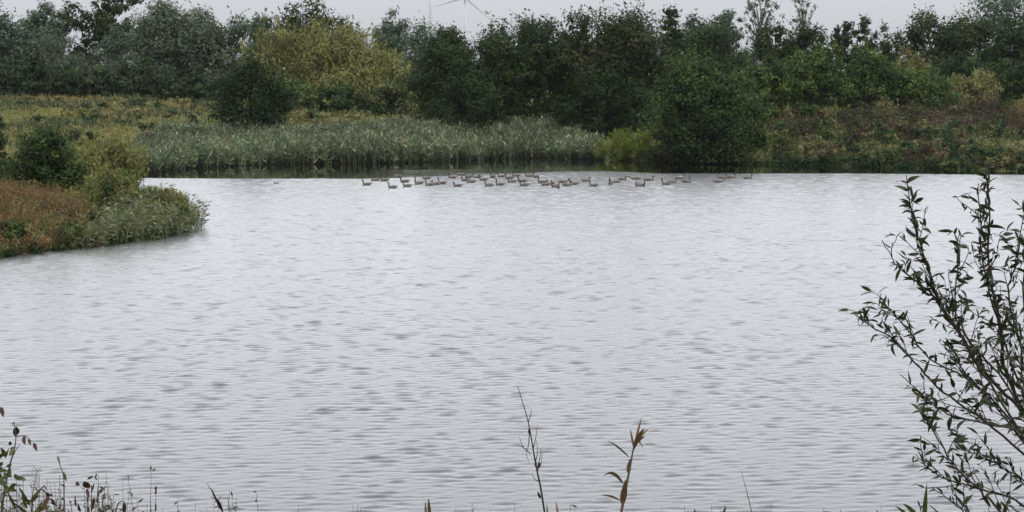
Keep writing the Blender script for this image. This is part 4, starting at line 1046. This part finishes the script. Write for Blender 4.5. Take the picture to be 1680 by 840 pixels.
r, C, ft = stalk('grass_stalk', 'single thin grass blade right of the dead reed', 'grass', [(1215, 770), (1222, 795), (1229, 822), (1235, 850), (1241, 890)], 7.2, 0.0022, M_DSTEM)
seg_leaf(r, ft, (1184, 852), (1191, 830), 7.2, 5, M_GLEAF)
r, C, ft = stalk('reed_shoot', 'green reed blades under the willow shrub at the bottom edge', 'reed', [(1512, 845), (1512, 860), (1511, 890)], 7.0, 0.004, M_DSTEM)
for a, b, w_, s_ in (((1516, 862), (1521, 792), 9, 0), ((1512, 862), (1480, 826), 9, 0.015), ((1500, 862), (1468, 830), 6, 0.01), ((1548, 848), (1522, 826), 3, 0)): seg_leaf(r, ft, a, b, 7.0, w_, M_GLEAF, sag=s_)
for pxs, lb in ((775, 'thin green seed stalks at the bottom edge left of the bare twig'), (587, 'faint thin grass stalk at the bottom edge left of the reed tips')):
    r, C, ft = stalk('grass_stalk', lb, 'grass', [(pxs, 826), (pxs - 1, 845), (pxs - 2, 890)], 7.2, 0.0018, M_DSTEM)
    if pxs > 700:
        twig_to(r, ft, [(pxs - 3, 846), (pxs + 3, 834), (pxs + 6, 833)], 7.2, 0.0015, M_DSTEM); twig_to(r, ft, [(pxs - 27, 850), (pxs - 27, 832)], 7.2, 0.0015, M_DSTEM)

# fine tangle of dead grass on the near bank, its tips reaching into the bottom of the picture
rng = np.random.default_rng(77)
xx = np.concatenate([rng.uniform(-5, 215, 120), rng.uniform(215, 420, 26), rng.uniform(420, 1690, 60)])
tipy = np.concatenate([rng.triangular(770, 845, 850, 120), rng.triangular(800, 846, 850, 26), rng.triangular(815, 850, 852, 60)])
Qs, Cs = [], []
for k in range(len(xx)):
    D_ = rng.uniform(6.6, 7.8); tp = at(xx[k], tipy[k], D_); bx = tp.x + rng.normal() * 0.05; zb = gz(bx, D_)
    mid = Vector((bx + (tp.x - bx) * 0.5, D_, zb + (tp.z - zb) * 0.6)); b0 = Vector((bx, D_, zb - 0.02)); wv = Vector((0.0011, 0.0006, 0))
    for a_, b_, wa_, wb_ in ((b0, mid, 1.4, 1.2), (mid, tp, 1.2, 0.5)):
        Qs.append([a_ - wv * wa_, a_ + wv * wa_, b_ + wv * wb_, b_ - wv * wb_]); Cs.append(0)
    for j in range(rng.integers(0, 5)):
        f_ = rng.uniform(0.75, 1.0); c0 = mid.lerp(tp, f_); d_ = Vector((rng.normal() * 0.7, rng.normal() * 0.5, rng.uniform(-0.3, 1))).normalized(); L_ = rng.uniform(0.01, 0.035)
        sv = d_.cross(Vector((0, 1, 0))).normalized() * L_ * 0.12
        Qs.append([c0, c0 + d_ * L_ * 0.5 + sv, c0 + d_ * L_, c0 + d_ * L_ * 0.5 - sv]); Cs.append(1)
Cs = np.array(Cs); base_c = np.array([(0.10, 0.07, 0.04), (0.05, 0.03, 0.02), (0.05, 0.055, 0.02)])
stuff('near_bank_grass', 'fine dead grass stems along the near bank at the bottom edge', 'grass', np.array([[tuple(v) for v in q] for q in Qs]), base_c[(Cs + rng.integers(0, 2, len(Cs))) % 3] * rng.uniform(0.7, 1.2, (len(Cs), 1)))

# ------------------------------------------------------------------ haze
HZ = 0.00004
x0, x1, y0, y1, z0, z1 = -2500, 2500, -700, 2700, -3.4, 170
V = [(x, y, z) for z in (z0, z1) for y in (y0, y1) for x in (x0, x1)]
Fh = [(0, 2, 3, 1), (4, 5, 7, 6), (0, 1, 5, 4), (2, 6, 7, 3), (0, 4, 6, 2), (1, 3, 7, 5)]
m, t, o = new_mat('haze_air')
pv = t.nodes.new('ShaderNodeVolumePrincipled')
pv.inputs['Color'].default_value = (0.93, 0.96, 1.0, 1)
pv.inputs['Density'].default_value = HZ
pv.inputs['Anisotropy'].default_value = 0.2
t.links.new(pv.outputs[0], o.inputs['Volume'])
tag(link('haze', mesh_pd('haze', V, Fh, m, False)), 'pale autumn haze over lake and trees', 'haze', kind='stuff')
